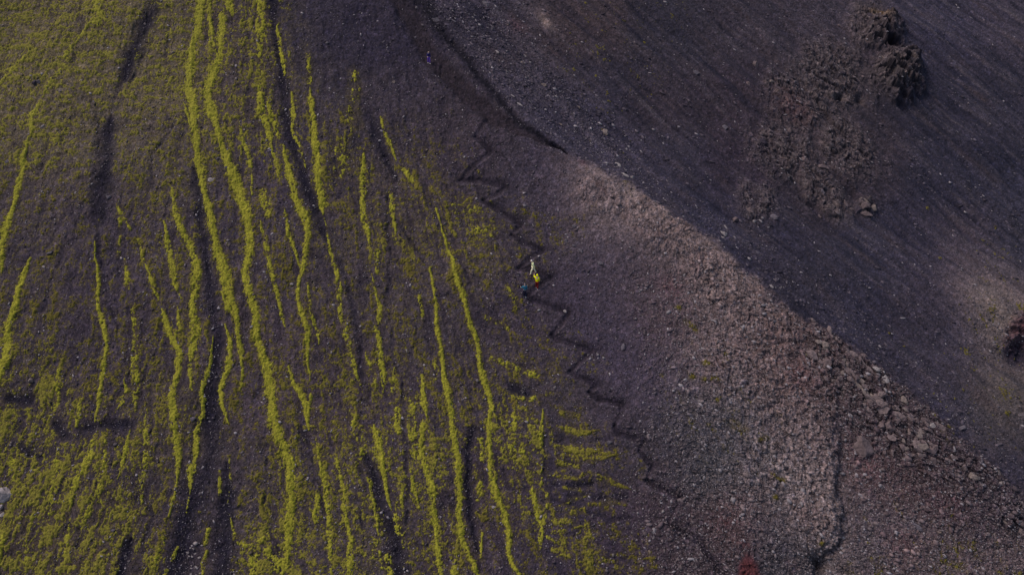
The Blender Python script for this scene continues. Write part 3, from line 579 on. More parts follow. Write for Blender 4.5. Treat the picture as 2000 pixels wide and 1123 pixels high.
# the moss is a blanket of its own, a few centimetres thick, dipping into the ground where it ends
fl = perlin(X / .13, Y / .13, 141); fl2 = perlin(X / .3, Y / .3, 143)
mh = .085 * np.clip(M, -.8, 1.0) + (.045 * fl + .05 * fl2 + .02 * white) * (M > 0)
MP = P + mh[..., None] * NRM
mm = np.maximum.reduce([M[:-1, :-1], M[1:, :-1], M[:-1, 1:], M[1:, 1:]]) > 0
inner = (c0(U) > -120) & (c0(U) < 2120) & (c0(V) > -80) & (c0(V) < 1230)
piece("moss", mm & inner, MP, moss_rgb, M_MOSS, kind="stuff", label="bright yellow-green moss in ragged downhill stripes and cushions", category="moss")
del MP

# ------------------------------------------------------------------ loose stones
def at(px, py):
    j = int(np.clip(np.searchsorted(V1, py), 0, NV - 1)); i = int(np.clip(np.searchsorted(U1, px), 0, NU - 1))
    return P[j, i]
t_ = (1 + 5 ** .5) / 2
ICO_V = np.array([(-1,t_,0),(1,t_,0),(-1,-t_,0),(1,-t_,0),(0,-1,t_),(0,1,t_),(0,-1,-t_),(0,1,-t_),(t_,0,-1),(t_,0,1),(-t_,0,-1),(-t_,0,1)], float) / math.hypot(1, t_)
ICO_F = np.array([(0,11,5),(0,5,1),(0,1,7),(0,7,10),(0,10,11),(1,5,9),(5,11,4),(11,10,2),(10,7,6),(7,1,8),(3,9,4),(3,4,2),(3,2,6),(3,6,8),(3,8,9),(4,9,5),(2,4,11),(6,2,10),(8,6,7),(9,8,1)])
def scatter(name, n, dens, smin, smax, power, colf, elong, **props):
    """one mesh of n angular chips laid on the ground where dens says"""
    r = np.random.default_rng(abs(hash(name)) % 1000 if False else sum(map(ord, name)))
    PXs = []; tot = 0
    px = r.uniform(-60, 2060, n * 14); py = r.uniform(-40, 1165, n * 14)
    iu = np.clip(np.searchsorted(U1, px), 0, NU - 1); iv = np.clip(np.searchsorted(V1, py), 0, NV - 1)
    keep = r.random(n * 14) < dens[iv, iu]
    iu, iv = iu[keep][:n], iv[keep][:n]; n = len(iu)
    pos = P[iv, iu] + r.uniform(-.05, .05, (n, 3))
    s = smin * (1 - r.random(n) * (1 - (smin / smax) ** power)) ** (-1 / power)
    ang = r.uniform(0, 2 * np.pi, n)
    fa = FAR[iv, iu] > .5; ang = np.where(fa | (px[keep][:n] > 1350), math.atan2(-.75, 1) + r.normal(0, .35, n), ang)
    sc = np.stack([s * r.uniform(1, elong, n), s * r.uniform(.55, 1, n), s * r.uniform(.35, .75, n)], -1)
    vv = ICO_V[None] * r.uniform(.72, 1.2, (n, 12, 1)) * sc[:, None]
    c, s_ = np.cos(ang)[:, None], np.sin(ang)[:, None]
    x = vv[..., 0] * c - vv[..., 1] * s_; y = vv[..., 0] * s_ + vv[..., 1] * c; z = vv[..., 2]
    th = math.atan(SLOPE); y2 = y * math.cos(th) - z * math.sin(th); z2 = y * math.sin(th) + z * math.cos(th)
    co = np.stack([x, y2, z2], -1) + pos[:, None] + NRM * (s * .15)[:, None, None]
    F = (ICO_F[None] + (np.arange(n) * 12)[:, None, None]).reshape(-1, 3)
    colr = colf(r, n, iu, iv)
    colr = np.repeat(colr[:, None], 12, 1) * r.uniform(.9, 1.1, (n, 12, 1))
    me = mesh_np(name, co.reshape(-1, 3), F, colr.reshape(-1, 3) * ALB, M_PEB, 3)
    return add(name, me, **props)
def stone_col(lo, hi, pale=.1, mixg=.45):
    def f(r, n, iu, iv):
        g = ground_rgb[iv, iu]
        t = r.random((n, 1)) ** 1.6
        a = lin(lo) * (1 - t) + lin(hi) * t
        c = a * (1 - mixg) + g * 1.5 * mixg
        p = r.random((n, 1)) < pale
        c = np.where(p, lin((128, 120, 126)) * r.uniform(.75, 1.25, (n, 1)), c)
        return c
    return f
grain_mask = np.clip(.35 + .4 * fbm(X / 2.5, Y / 2.5, 2, 151), .05, 1)
dn = near * np.clip(1 - sstep(.0, .5, M) * .9, .05, 1) * np.where(worn > .5, .25, 1) * (grain_mask * .55 + stony * .5 + .25 * gul)
redm = np.clip(1 - 1.6 * blob(1461, 1118, 26, 44, 0), 0, 1)
dn = np.where(isfar, 0, dn) * redm
scatter("gravel", 85000, np.clip(dn, 0, 1), .035, .20, 2.7, stone_col((54, 47, 54), (118, 110, 114), .17), 1.6,
        kind="stuff", label="small grey and pale stones strewn over the near slope", category="gravel")
pebz = np.clip(np.maximum.reduce([blob(960, 90, 110, 70, 45), blob(1060, 180, 90, 50, 45), blob(1150, 260, 90, 40, 42), blob(880, 20, 60, 40, 40)]), 0, 1)
df = FAR * (.08 + .10 * sstep(0, 1, st1) + .9 * pebz + .28 * outc_e + .3 * np.exp(-np.abs(sdc - 25) / 28) + .35 * sstep(.5, 1, blob(1950, 650, 90, 120, 40)))
scatter("scree", 34000, np.clip(df, 0, 1), .04, .24, 2.4, stone_col((50, 45, 56), (108, 99, 108), .09), 2.3,
        kind="stuff", label="thin scree and pale chips on the dark far slope", category="scree")
dl = near * (ledge_m * .10 + stony * .5 + boul * .5 + chipz * .35) * redm
scatter("rubble", 52000, np.clip(dl, 0, 1), .04, .30, 2.7, stone_col((66, 56, 61), (134, 120, 123), .12, .5), 1.9,
        kind="stuff", label="broken pinkish grey rubble covering the ridge and its foot", category="rubble")

# ------------------------------------------------------------------ single rocks
def rock_mesh(name, seed, mat, sub=3):
    import bmesh
    r = np.random.default_rng(seed)
    bm = bmesh.new(); bmesh.ops.create_icosphere(bm, subdivisions=sub, radius=1.0)
    planes = []
    for _ in range(9):
        n = r.normal(size=3); n /= np.linalg.norm(n); planes.append((n, r.uniform(.38, .78)))
    for v in bm.verts:
        p = np.array(v.co)
        for n, d in planes:
            e = p @ n - d
            if e > 0: p = p - n * e * .96
        q = p * 3.1 + seed
        p = p * (1 + .05 * math.sin(q[0] * 2.1 + q[1] * 1.3) + .04 * math.sin(q[1] * 4.3 - q[2] * 3.1) + r.normal(0, .018))
        v.co = p
    me = bpy.data.meshes.new(name); bm.to_mesh(me); bm.free(); me.materials.append(mat)
    return me
def rock_mat(name, rgb):
    m = bpy.data.materials.new(name); m.use_nodes = True; nt = m.node_tree; N = nt.nodes; Lk = nt.links
    b = N["Principled BSDF"]; b.inputs["Roughness"].default_value = .92; b.inputs["Specular IOR Level"].default_value = .15
    tc = N.new("ShaderNodeTexCoord"); n1 = N.new("ShaderNodeTexNoise"); n1.inputs["Scale"].default_value = 2.6; n1.inputs["Detail"].default_value = 6
    n2 = N.new("ShaderNodeTexVoronoi"); n2.inputs["Scale"].default_value = 5
    Lk.new(tc.outputs["Object"], n1.inputs["Vector"]); Lk.new(tc.outputs["Object"], n2.inputs["Vector"])
    cr = N.new("ShaderNodeValToRGB"); c = lin(rgb) * ALB
    cr.color_ramp.elements[0].position = .32; cr.color_ramp.elements[0].color = (*(c * .62), 1)
    cr.color_ramp.elements[1].position = .66; cr.color_ramp.elements[1].color = (*(c * 1.25), 1)
    Lk.new(n1.outputs[0], cr.inputs[0]); Lk.new(cr.outputs[0], b.inputs["Base Color"])
    ad = N.new("ShaderNodeMath"); ad.operation = 'ADD'; Lk.new(n1.outputs[0], ad.inputs[0]); Lk.new(n2.outputs[0], ad.inputs[1])
    bp = N.new("ShaderNodeBump"); bp.inputs["Strength"].default_value = .6; bp.inputs["Distance"].default_value = .08
    Lk.new(ad.outputs[0], bp.inputs["Height"]); Lk.new(bp.outputs[0], b.inputs["Normal"])
    return m
RC = {"pale": (138, 128, 130), "pink": (112, 97, 99), "brown": (98, 84, 87), "grey": (92, 85, 94), "dark": (64, 56, 66), "tan": (116, 103, 101)}
RM = {k: rock_mat(k + "_rock", v) for k, v in RC.items()}
RMESH = {k: [rock_mesh("rock", i * 7 + j * 31 + 3, RM[k]) for i in range(7)] for j, k in enumerate(RC)}
th0 = math.atan(SLOPE)
rr = random.Random(5)
ROCKS = []
def rock(px, py, w, hh, col, label, rot=0.0, cat="rock", name="rock", group=None, sink=.4):
    p = at(px, py); dist = float(np.linalg.norm(p - CAM)); u = dist / FPX
    o = bpy.data.objects.new(name, rr.choice(RMESH[col])); COL.objects.link(o)
    a, b_ = w * u / 2 * 1.2, hh * u / 2 * 1.2; c_ = min(a, b_) * rr.uniform(.6, .85)
    o.scale = (a, b_, c_)
    # long axis turned in the plane of the slope
    o.rotation_euler = (Matrix.Rotation(th0, 3, 'X') @ Matrix.Rotation(math.radians(-rot), 3, 'Z') @ Matrix.Rotation(rr.uniform(-.3, .3), 3, 'X')).to_euler()
    o.location = Vector(p) + Vector(NRM) * c_ * (.6 - sink)
    o["label"] = label; o["category"] = cat
    if group: o["group"] = group
    ROCKS.append((px, py)); return o
NAMED = [
(8,965,30,36,"pale","largest pale grey boulder on the moss at the left edge",80,"boulder"),
(2,990,12,10,"pale","pale broken stone just below the big boulder at the left edge",0,"rock"),
(5,1005,10,8,"pale","lowest pale stone under the big boulder at the left edge",0,"rock"),
(67,163,10,9,"dark","dark left stone of the pair in the olive turf high on the left",0,"rock"),
(76,161,9,8,"grey","lighter right stone of the pair in the olive turf high on the left",0,"rock"),
(410,347,12,8,"pale","pale grey stone lying against the wide moss stripe",0,"rock"),
(425,307,6,8,"grey","small upright grey stone between two bright moss stripes",80,"rock"),
(439,324,5,8,"grey","thin grey stone on the edge of the widest moss stripe",80,"rock"),
(211,384,11,9,"grey","round grey stone at the foot of the upper dark gully",0,"rock"),
(97,494,11,8,"grey","bluish grey stone right of the leftmost moss stripes",0,"rock"),
(60,743,9,9,"tan","tan stone alone in the patchy moss near the left edge",0,"rock"),
(10,313,9,6,"grey","grey stone near the left edge beside the curved moss stripe",0,"rock"),
(118,181,6,5,"grey","small grey stone in the olive turf below the thin moss streak",0,"rock"),
(86,522,6,5,"pale","small pale stone right of the thick left moss stripe",0,"rock"),
(274,529,6,6,"grey","small grey stone beside the beaded moss line",0,"rock"),
(569,554,7,6,"pale","pale stone right of the central moss stripe",-30,"rock"),
(346,542,10,5,"dark","flat dark grey stone in the broken moss stripe",0,"rock"),
(375,817,11,10,"grey","grey stone left of the dark central gully",0,"rock"),
(379,1060,8,8,"pale","pale stone at the top of the white stone cluster in the gully",0,"rock"),
(376,1070,6,5,"pale","pale stone second from the top of the white cluster in the gully",0,"rock"),
(222,1036,9,5,"grey","flat grey stone among thick moss low on the left",-20,"rock"),
(769,161,8,6,"tan","tan stone in the gravel left of the ridge path",0,"rock"),
(810,70,6,5,"grey","small grey stone left of the worn ridge path",0,"rock"),
(851,37,16,10,"grey","grey boulder on the dark bank at the top of the ridge path",10,"boulder"),
(949,12,20,8,"grey","long pale slab at the top edge right of the ridge path",40,"slab"),
(1063,166,14,8,"tan","tan oblong stone on the gravel right of the ridge path",25,"rock"),
(1183,257,14,13,"tan","square tan boulder on the bluish scree beyond the ridge",40,"boulder"),
(1206,325,14,8,"pale","long pale stone on the scree above the pale rock ledge",30,"rock"),
(1220,345,16,6,"pale","thin pale slab on the scree beside the start of the pale ledge",35,"slab"),
(1414,456,17,7,"pale","long white stone on the crest above the middle of the ledge",38,"rock"),
(1106,470,9,6,"grey","upper of the three grey slabs right of the zigzag path",30,"slab"),
(1120,478,9,5,"grey","middle of the three grey slabs right of the zigzag path",30,"slab"),
(1135,490,13,6,"grey","lowest and longest of the three grey slabs right of the zigzag path",30,"slab"),
(1121,441,9,6,"grey","grey stone above the three grey slabs",0,"rock"),
(1103,607,7,7,"pale","round pale stone on the bend of the path below the hikers",0,"rock"),
(1216,678,8,14,"grey","upright grey stone on the gravel right of the zigzag path",0,"rock"),
(1172,515,13,7,"grey","grey stone on the gravel right of the hikers",20,"rock"),
(1188,864,11,8,"grey","round grey stone beside the lower bends of the path",0,"rock"),
(963,989,7,5,"pale","pale stone lying right beside a moss stripe low on the slope",0,"rock"),
(1295,997,6,5,"pale","small pale stone near the lowest bends of the path",0,"rock"),
(1686,869,40,34,"brown","large round brownish dome of rock beside the foot of the ledge",0,"boulder"),
(1694,780,27,13,"pink","big slanting slab in the middle of the tumbled boulders",38,"boulder"),
(1717,776,12,14,"pink","upright block beside the big slanting slab on the ridge",50,"boulder"),
(1726,743,11,20,"pale","whitest leaning block at the upper edge of the boulders",-30,"boulder"),
(1707,724,14,9,"pale","pale flat block standing highest among the lower boulders",20,"boulder"),
(1725,802,24,19,"pink","brown humped boulder below the big slanting slab",35,"boulder"),
(1757,815,24,10,"pink","long brown slab right of the humped boulder",40,"slab"),
(1718,833,24,20,"brown","dark brown rounded boulder above the round dome",40,"boulder"),
(1734,826,17,18,"brown","brown boulder touching the dark rounded one",30,"boulder"),
(1740,858,22,11,"pink","slanting block alone on dark gravel right of the dome",40,"boulder"),
(1776,846,16,16,"pink","rough block with a pale edge below the slabs",50,"boulder"),
(1800,876,21,13,"tan","yellowish hollow block on the dark gravel",25,"boulder"),
(1761,868,17,6,"brown","thin dark slab leaning below the slabs",45,"slab"),
(1607,677,20,12,"tan","tan slab on the ridge where the boulders begin",40,"boulder"),
(1627,669,12,16,"brown","dark standing stone on the crest above the boulders",60,"boulder"),
(1593,655,16,11,"brown","brown block at the upper end of the boulders",40,"boulder"),
(1645,704,16,10,"tan","tan block on dark soil at the crest",40,"boulder"),
(1612,713,20,17,"brown","brown block overhanging a dark gap in the boulders",20,"boulder"),
(1633,722,20,9,"brown","long brown block beside the dark gap",38,"boulder"),
(1652,723,24,11,"pink","wide pink brown block in the boulder row",40,"boulder"),
(1658,744,14,10,"pink","pink brown block under the wide one",30,"boulder"),
(1674,756,17,8,"tan","narrow tan slab left of the pale white block",45,"slab"),
(1634,748,14,14,"brown","ring shaped rough block above the reddish ground",0,"boulder"),
(1818,832,10,10,"pale","chipped pale stone near the right foot of the crest",50,"rock"),
(1820,809,9,7,"pale","pale stone on the dark slope just past the crest",20,"rock"),
(1877,836,13,8,"grey","round grey stone on the dark slope right of the boulders",0,"rock"),
(1850,900,16,12,"pink","pinkish block with a dark hollow near the right boulder heap",20,"boulder"),
(1818,903,14,14,"brown","brown block left of the right boulder heap",0,"boulder"),
(1897,932,20,12,"tan","biggest tan block in the right boulder heap",20,"boulder"),
(1880,914,11,13,"pink","upright block at the top of the right boulder heap",60,"boulder"),
(1917,950,10,9,"grey","squarish grey block right of the boulder heap",10,"rock"),
(1953,943,8,8,"pale","pale triangular stone alone on the blue grey gravel",20,"rock"),
(1792,1029,20,9,"grey","long pale boulder low on the red brown slope",40,"boulder"),
(1802,984,9,6,"dark","dark stone on the red brown slope above the long pale boulder",30,"rock"),
(1685,396,26,12,"tan","top slab of the small rock pile on the far slope",35,"boulder"),
(1687,410,18,12,"brown","middle block of the small rock pile on the far slope",25,"boulder"),
(1705,411,9,13,"tan","pale right block of the small rock pile on the far slope",0,"boulder"),
(1690,422,22,8,"brown","lowest block of the small rock pile on the far slope",10,"boulder"),
(1672,411,16,18,"dark","dark left block of the small rock pile on the far slope",30,"boulder"),
(1650,399,10,16,"brown","upright stone left of the small rock pile on the far slope",0,"rock"),
(1603,380,11,9,"grey","rough grey stone on the far slope below the outcrop",0,"rock"),
(1561,357,9,12,"brown","brown stone on the far slope left of the oval boulder",-30,"rock"),
(1601,329,28,16,"brown","oval brown boulder under the lava outcrop",10,"boulder"),
(1567,318,20,14,"brown","brown boulder at the upper left of the oval boulder",30,"boulder"),
(1505,165,10,8,"tan","tan stone left of the lava outcrop",0,"rock"),
(1416,248,11,11,"grey","grey stone on the brown far slope",0,"rock"),
(1358,144,13,9,"grey","grey stone alone on the upper far slope",0,"rock"),
(1512,425,15,12,"grey","rough grey stone on the far slope above the crest",30,"rock"),
(1436,427,11,14,"brown","brown stone in the band of rocks above the crest",30,"rock"),
]
for (px, py, w, hh, c, lb, rot, cat) in NAMED:
    rock(px, py, w, hh, c, lb, rot, cat, name=cat)
PENDING = []
LAND = [(1686,869,"the round dome of rock"),(1694,780,"the big slanting slab"),(1707,724,"the pale block on the crest"),(1726,743,"the white leaning block"),(1607,677,"the tan slab at the crest"),
(1633,722,"the gap in the boulders"),(1757,815,"the long brown slab"),(1800,876,"the hollow yellowish block"),(1850,900,"the block with a dark hollow"),(1897,932,"the biggest tan block"),(1917,950,"the squarish grey block"),
(1877,836,"the round grey stone"),(1975,1011,"the lowest rock heap"),(1953,943,"the pale triangular stone"),(376,1070,"the top stones of the white cluster"),(372,1100,"the middle of the white cluster"),
(949,12,"the long pale slab at the top"),(851,37,"the grey boulder on the bank"),(1063,166,"the tan oblong stone"),(971,185,"the dark path bank"),(1183,257,"the square tan boulder"),(1106,303,"the end of the ridge path"),
(1206,325,"the long pale stone"),(1414,456,"the long white crest stone"),(1300,400,"the upper edge of the pale ledge"),(1505,165,"the tan stone by the outcrop"),(1601,329,"the oval brown boulder"),(1685,396,"the small rock pile"),
(1416,248,"the grey stone on the brown slope"),(1725,100,"the dark hollow of the outcrop"),(1636,192,"the outcrop's left cave"),(1512,425,"the rough grey stone above the crest"),(1740,858,"the lone slanting block"),(1652,723,"the wide pink brown block")]
def finish_labels():
    from collections import defaultdict
    D = defaultdict(list)
    for rec in PENDING: D[rec[1:6]].append(rec)
    for key, recs in D.items():
        recs.sort(key=lambda r_: r_[6])
        size, c, noun, way, lm = key; c = "pinkish" if c == "pink" else c
        for i, r_ in enumerate(recs):
            pre = "" if len(recs) == 1 else ["nearest ", "second nearest ", "third nearest ", "fourth nearest ", "fifth nearest ", "sixth nearest ", "seventh nearest ", "farthest "][min(i, 7)]
            r_[0]["label"] = f"{pre}{size} {c} {noun} {way} {lm}"
def cluster(n, box, dens, w0, w1, cols, noun, group, cat="rock", rot=40, el=1.7, seed=1):
    q = random.Random(seed); k = 0; tries = 0
    while k < n and tries < 20000:
        tries += 1
        px = q.uniform(box[0], box[2]); py = q.uniform(box[1], box[3])
        if q.random() > dens(px, py): continue
        if any(abs(px - a) < 6 and abs(py - b) < 5 for a, b in ROCKS): continue
        w = w0 * (w1 / w0) ** (q.random() ** 1.7)
        c = q.choice(cols); hh = w / q.uniform(1.25, el + .6)
        o = rock(px, py, w, hh, c, "", rot + q.gauss(0, 18), cat, name=cat, group=group); k += 1
        near_l = min(LAND, key=lambda l: (l[0] - px) ** 2 + (l[1] - py) ** 2)
        dx, dy = px - near_l[0], py - near_l[1]; a = math.degrees(math.atan2(-dy, dx)) % 360
        way = ["right of", "above and right of", "above", "above and left of", "left of", "below and left of", "below", "below and right of"][int((a + 22.5) // 45) % 8]
        size = "small" if w < w0 * 1.25 else "large" if w > w0 * 1.8 else "middling"
        PENDING.append((o, size, c, noun, way, near_l[2], math.hypot(dx, dy)))
def fld(F): return lambda px, py: float(F[int(np.clip(np.searchsorted(V1, py), 0, NV - 1)), int(np.clip(np.searchsorted(U1, px), 0, NU - 1))])
cluster(112, (1560, 620, 1840, 900), fld(np.clip(np.maximum(blob(1680, 750, 120, 30, 44), blob(1790, 860, 60, 36, 40)) * near, 0, 1)), 9, 23, ["pink", "brown", "pink", "brown", "tan"],
        "tumbled block", "tumbled boulders on the ridge", "boulder", seed=2)
cluster(34, (1780, 840, 2000, 1050), fld(np.clip(np.maximum(blob(1890, 920, 55, 34, 30), blob(1970, 1010, 40, 24, 30)), 0, 1)), 6, 14, ["pink", "brown", "tan", "grey"],
        "heaped block", "rock heaps at the lower right", "boulder", seed=3)
cluster(14, (362, 1060, 392, 1122), lambda a, b: 1.0, 4, 9, ["pale"], "stone", "white stones in the gully", "rock", 0, 1.4, 4)
cluster(26, (860, 0, 1180, 290), fld(np.clip(pebz * FAR, 0, 1)), 6, 12, ["pale", "grey", "grey", "tan"], "chip", "pale chips along the ridge path", "rock", 35, 2.4, 5)
cluster(30, (1430, 20, 1720, 420), fld(np.clip(outc * FAR, 0, 1)), 8, 18, ["brown", "dark", "dark", "brown"], "rough block", "blocks around the lava outcrop", "boulder", 40, 1.6, 6)
cluster(18, (1180, 320, 1560, 560), fld(np.clip(FAR * np.exp(-np.abs(sdc - 14) / 10), 0, 1)), 5, 11, ["pale", "grey"], "flake", "pale flakes beyond the crest", "rock", 38, 2.6, 7)
finish_labels()

# ------------------------------------------------------------------ hikers
def cloth_mat(name, rgb, rough=.85):
    m = bpy.data.materials.new(name); m.use_nodes = True; nt = m.node_tree; N = nt.nodes; Lk = nt.links
    b = N["Principled BSDF"]; b.inputs["Roughness"].default_value = rough; b.inputs["Specular IOR Level"].default_value = .2
    tc = N.new("ShaderNodeTexCoord"); n1 = N.new("ShaderNodeTexNoise"); n1.inputs["Scale"].default_value = 9; n1.inputs["Detail"].default_value = 3
    Lk.new(tc.outputs["Object"], n1.inputs["Vector"]); cr = N.new("ShaderNodeValToRGB"); c = lin(rgb)
    cr.color_ramp.elements[0].position = .3; cr.color_ramp.elements[0].color = (*(c * .82), 1)
    cr.color_ramp.elements[1].position = .7; cr.color_ramp.elements[1].color = (*np.minimum(c * 1.12, .95), 1)
    Lk.new(n1.outputs[0], cr.inputs[0]); Lk.new(cr.outputs[0], b.inputs["Base Color"])
    bp = N.new("ShaderNodeBump"); bp.inputs["Strength"].default_value = .4; bp.inputs["Distance"].default_value = .01
    Lk.new(n1.outputs[0], bp.inputs["Height"]); Lk.new(bp.outputs[0], b.inputs["Normal"])
    return m
def skin_obj(name, pts, edges, radii, mat, parent=None, root=0, sub=1):
    me = bpy.data.meshes.new(name); me.from_pydata([tuple(p) for p in pts], edges, []); me.update()
    o = bpy.data.objects.new(name, me); COL.objects.link(o)
    md_ = o.modifiers.new("skin", 'SKIN'); md_.use_smooth_shade = True
    for i, r_ in enumerate(radii):
        sv = me.skin_vertices[0].data[i]; sv.radius = (r_, r_) if not isinstance(r_, tuple) else r_; sv.use_root = (i == root)
    s_ = o.modifiers.new("sub", 'SUBSURF'); s_.levels = sub; s_.render_levels = sub + 1
    me.materials.append(mat)
    if parent: o.parent = parent
    return o
def person(px, py, heading, pose, jacket, trousers, shoes, hair, label, hood=False, long_coat=False, pack=None, scale=1.0):
    """figure facing local -Y; heading turns it about Z"""
    V3 = Vector
    st, lean, armL, armR, bend = pose["stride"], pose["lean"], pose["armL"], pose["armR"], pose.get("bend", 0)
    hip = V3((0, 0, .93)); waist = V3((0, -lean * .2, 1.10)); chest = V3((0, -lean * .6, 1.33)); neck = V3((0, -lean * .95, 1.49))
    hb = neck + V3((0, -.02 - bend * .5, .09)); hm = hb + V3((0, -.015 - bend * .6, .085)); ht = hm + V3((0, .012 - bend * .4, .065))
    pts = [hip, waist, chest, neck, hb, hm, ht]; ed = [(0, 1), (1, 2), (2, 3), (3, 4), (4, 5), (5, 6)]; ra = [.125, .115, (.15, .11), .055, .068, .088, .062]
    joints = {}
    for s_, arm in ((-1, armL), (1, armR)):
        k = len(pts); sh = chest + V3((s_ * .18, 0, .07)); el = sh + V3(arm[0]) ; wr = el + V3(arm[1]); pl = wr + V3(arm[1]).normalized() * .055
        pts += [sh, el, wr, pl]; ed += [(2, k), (k, k + 1), (k + 1, k + 2), (k + 2, k + 3)]; ra += [.06, .042, .028, .032]
        d = V3(arm[1]).normalized(); side = d.cross(V3((0, 1, 0))).normalized() if abs(d.y) < .9 else V3((1, 0, 0)); side = d.cross(side).normalized() if abs(d.x) > .8 else side
        for f, ln in zip((-.9, -.3, .3, .9), (.062, .075, .07, .055)):
            q = len(pts); a = pl + side * f * .026 + d * ln * .5; b_ = a + d * ln * .45 + V3((0, -.014, -.006))
            pts += [a, b_]; ed += [(k + 3, q), (q, q + 1)]; ra += [.010, .008]
        q = len(pts); a = wr + d * .03 - side * .038 * s_; pts += [a, a + d * .035 - side * .01 * s_]; ed += [(k + 2, q), (q, q + 1)]; ra += [.011, .009]
        joints[s_] = (sh, el, wr)
    legs = {}
    for s_ in (-1, 1):
        k = len(pts); f = st * s_
        hp = V3((s_ * .095, 0, .88)); kn = V3((s_ * .10, -f * .22 - .03, .50)); an = V3((s_ * .10, -f * .36 + .02, .09 + max(0, -f) * .04)); toe = an + V3((0, -.17, -.055))
        pts += [hp, kn, an, toe]; ed += [(0, k), (k, k + 1), (k + 1, k + 2), (k + 2, k + 3)]; ra += [.09, .06, .042, .03]
        legs[s_] = (hp, kn, an, toe)
    k = len(pts); pts += [hm + V3((0, -.098, -.01))]; ed += [(5, k)]; ra += [.014]                       # nose
    for s_ in (-1, 1):
        k = len(pts); pts += [hm + V3((s_ * .086, .0, -.01))]; ed += [(5, k)]; ra += [.018]              # ears
    body = skin_obj("person", pts, ed, ra, MATS["skin"])
    p = at(px, py); body.location = Vector(p) + Vector((0, 0, .0)); body.rotation_euler = (0, 0, heading); body.scale = (scale,) * 3
    body["label"] = label; body["category"] = "person"; body["group"] = "hikers on the hillside"
    # jacket: torso, sleeves and hem
    jp = [hip + V3((0, 0, -.10 if long_coat else 0)), waist, chest, neck + V3((0, 0, -.02))]; je = [(0, 1), (1, 2), (2, 3)]; jr = [(.19, .15) if long_coat else (.165, .135), (.165, .13), (.185, .145), .078]
    for s_ in (-1, 1):
        sh, el, wr = joints[s_]; k = len(jp); jp += [sh, el, wr]; je += [(2, k), (k, k + 1), (k + 1, k + 2)]; jr += [.082, .062, .046]
    if hood:
        k = len(jp); jp += [hb + V3((0, .02, 0)), hm + V3((0, .022, .0)), ht + V3((0, .03, .01))]; je += [(3, k), (k, k + 1), (k + 1, k + 2)]; jr += [.095, .112, .085]
    skin_obj("hooded_jacket" if hood else "jacket", jp, je, jr, jacket, body)
    tp = [hip + V3((0, 0, .04))]; te = []; tr = [(.155, .13)]
    for s_ in (-1, 1):
        hp, kn, an, toe = legs[s_]; k = len(tp); tp += [hp, kn, an]; te += [(0, k), (k, k + 1), (k + 1, k + 2)]; tr += [.108, .08, .062]
    skin_obj("trousers", tp, te, tr, trousers, body)
    for s_ in (-1, 1):
        hp, kn, an, toe = legs[s_]
        skin_obj("shoe", [an + V3((0, .045, -.045)), an + V3((0, -.06, -.05)), toe + V3((0, -.02, 0))], [(0, 1), (1, 2)], [.052, .05, .04], shoes, body)
    if hair is not None and not hood:
        skin_obj("hair", [hm + V3((0, .045, -.02)), hm + V3((0, .03, .045)), ht + V3((0, -.015, .02))], [(0, 1), (1, 2)], [.072, .088, .066], hair, body)
    if pack is not None:
        skin_obj("backpack", [waist + V3((0, .19, .02)), chest + V3((0, .2, -.05)), chest + V3((0, .18, .12))], [(0, 1), (1, 2)], [(.14, .10), (.15, .11), (.11, .08)], pack, body)
    for s_ in (-1, 1):
        skin_obj("eye", [hm + V3((s_ * .031, -.080, .005)), hm + V3((s_ * .031, -.083, .005))], [(0, 1)], [.011, .010], MATS["eye"], body, sub=0)
    skin_obj("mouth", [hm + V3((-.022, -.079, -.048)), hm + V3((.022, -.079, -.048))], [(0, 1)], [.007, .007], MATS["lip"], body, sub=0)
    return body
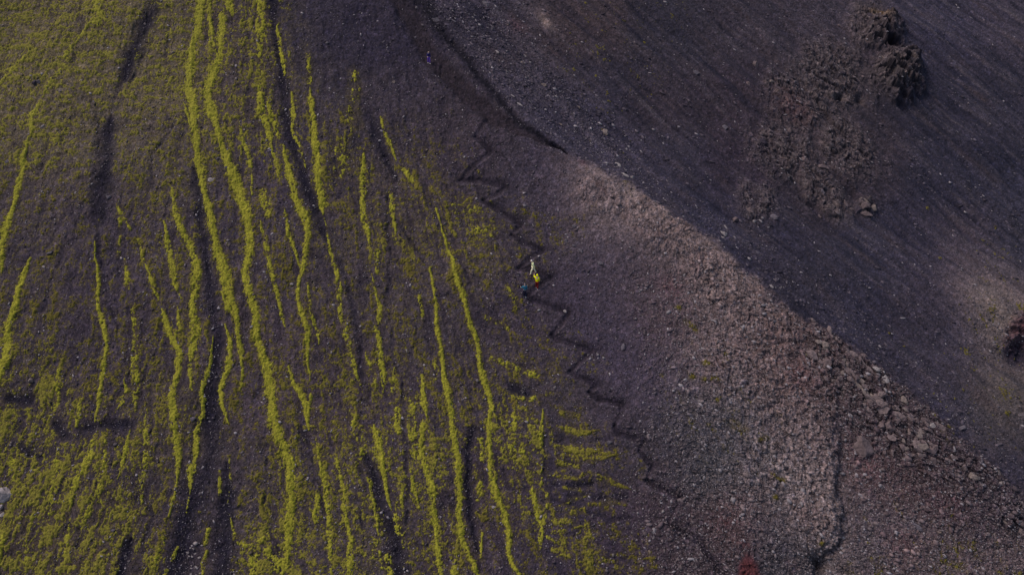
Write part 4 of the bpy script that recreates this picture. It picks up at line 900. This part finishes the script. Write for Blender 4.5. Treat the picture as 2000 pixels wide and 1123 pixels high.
MATS = {"skin": cloth_mat("skin", (196, 158, 138)), "eye": cloth_mat("eye", (40, 32, 30)), "lip": cloth_mat("lip", (150, 92, 84)),
        "cream": cloth_mat("cream_jacket_cloth", (238, 240, 180)), "cream2": cloth_mat("cream_trouser_cloth", (236, 226, 190)), "white": cloth_mat("white_knit", (240, 238, 230)),
        "yellow": cloth_mat("yellow_raincoat_cloth", (236, 230, 0)), "red": cloth_mat("dark_red_cloth", (112, 24, 22)), "shoe_white": cloth_mat("white_shoe", (200, 204, 206)),
        "teal": cloth_mat("teal_cloth", (46, 108, 132)), "navy": cloth_mat("navy_cloth", (20, 26, 52)), "greyhair": cloth_mat("grey_hair", (112, 108, 120)),
        "brownshoe": cloth_mat("brown_shoe", (120, 92, 82)), "purple": cloth_mat("purple_cloth", (104, 64, 176)), "indigo": cloth_mat("indigo_cloth", (48, 40, 92)), "darkhair": cloth_mat("dark_hair", (36, 28, 30))}
down = ((0, -.02, -.28), (0, -.06, -.24))
person(1041, 535, math.radians(-80), dict(stride=.85, lean=.10, armL=((-.03, .04, -.28), (0, .02, -.24)), armR=((.03, .06, -.27), (0, .10, -.22)), bend=.07),
       MATS["cream"], MATS["cream2"], MATS["brownshoe"], MATS["white"], "person all in pale cream clothes striding left on the upper leg of the zigzag path", scale=1.08)
person(1048, 562, math.radians(165), dict(stride=.32, lean=.05, armL=((-.02, -.06, -.27), (0, -.10, -.22)), armR=((.14, -.12, -.1), (.05, -.16, .16))),
       MATS["yellow"], MATS["red"], MATS["shoe_white"], None, "person in a bright yellow hooded jacket and dark red trousers on the zigzag path", hood=True, long_coat=True, scale=1.12)
person(1024, 580, math.radians(190), dict(stride=.25, lean=.05, armL=((-.05, -.0, -.28), (.0, -.04, -.24)), armR=((.12, -.08, -.2), (.08, -.16, .0))),
       MATS["teal"], MATS["navy"], MATS["shoe_white"], MATS["greyhair"], "person in a teal jacket and navy trousers, lowest of the hikers on the path", scale=1.05)
person(837, 121, math.radians(20), dict(stride=.35, lean=.08, armL=((-.06, -.10, -.24), (-.02, -.18, -.06)), armR=down),
       MATS["indigo"], MATS["purple"], MATS["shoe_white"], MATS["darkhair"], "lone person in a dark indigo jacket and purple trousers on the ridge path", pack=MATS["white"], scale=.92)
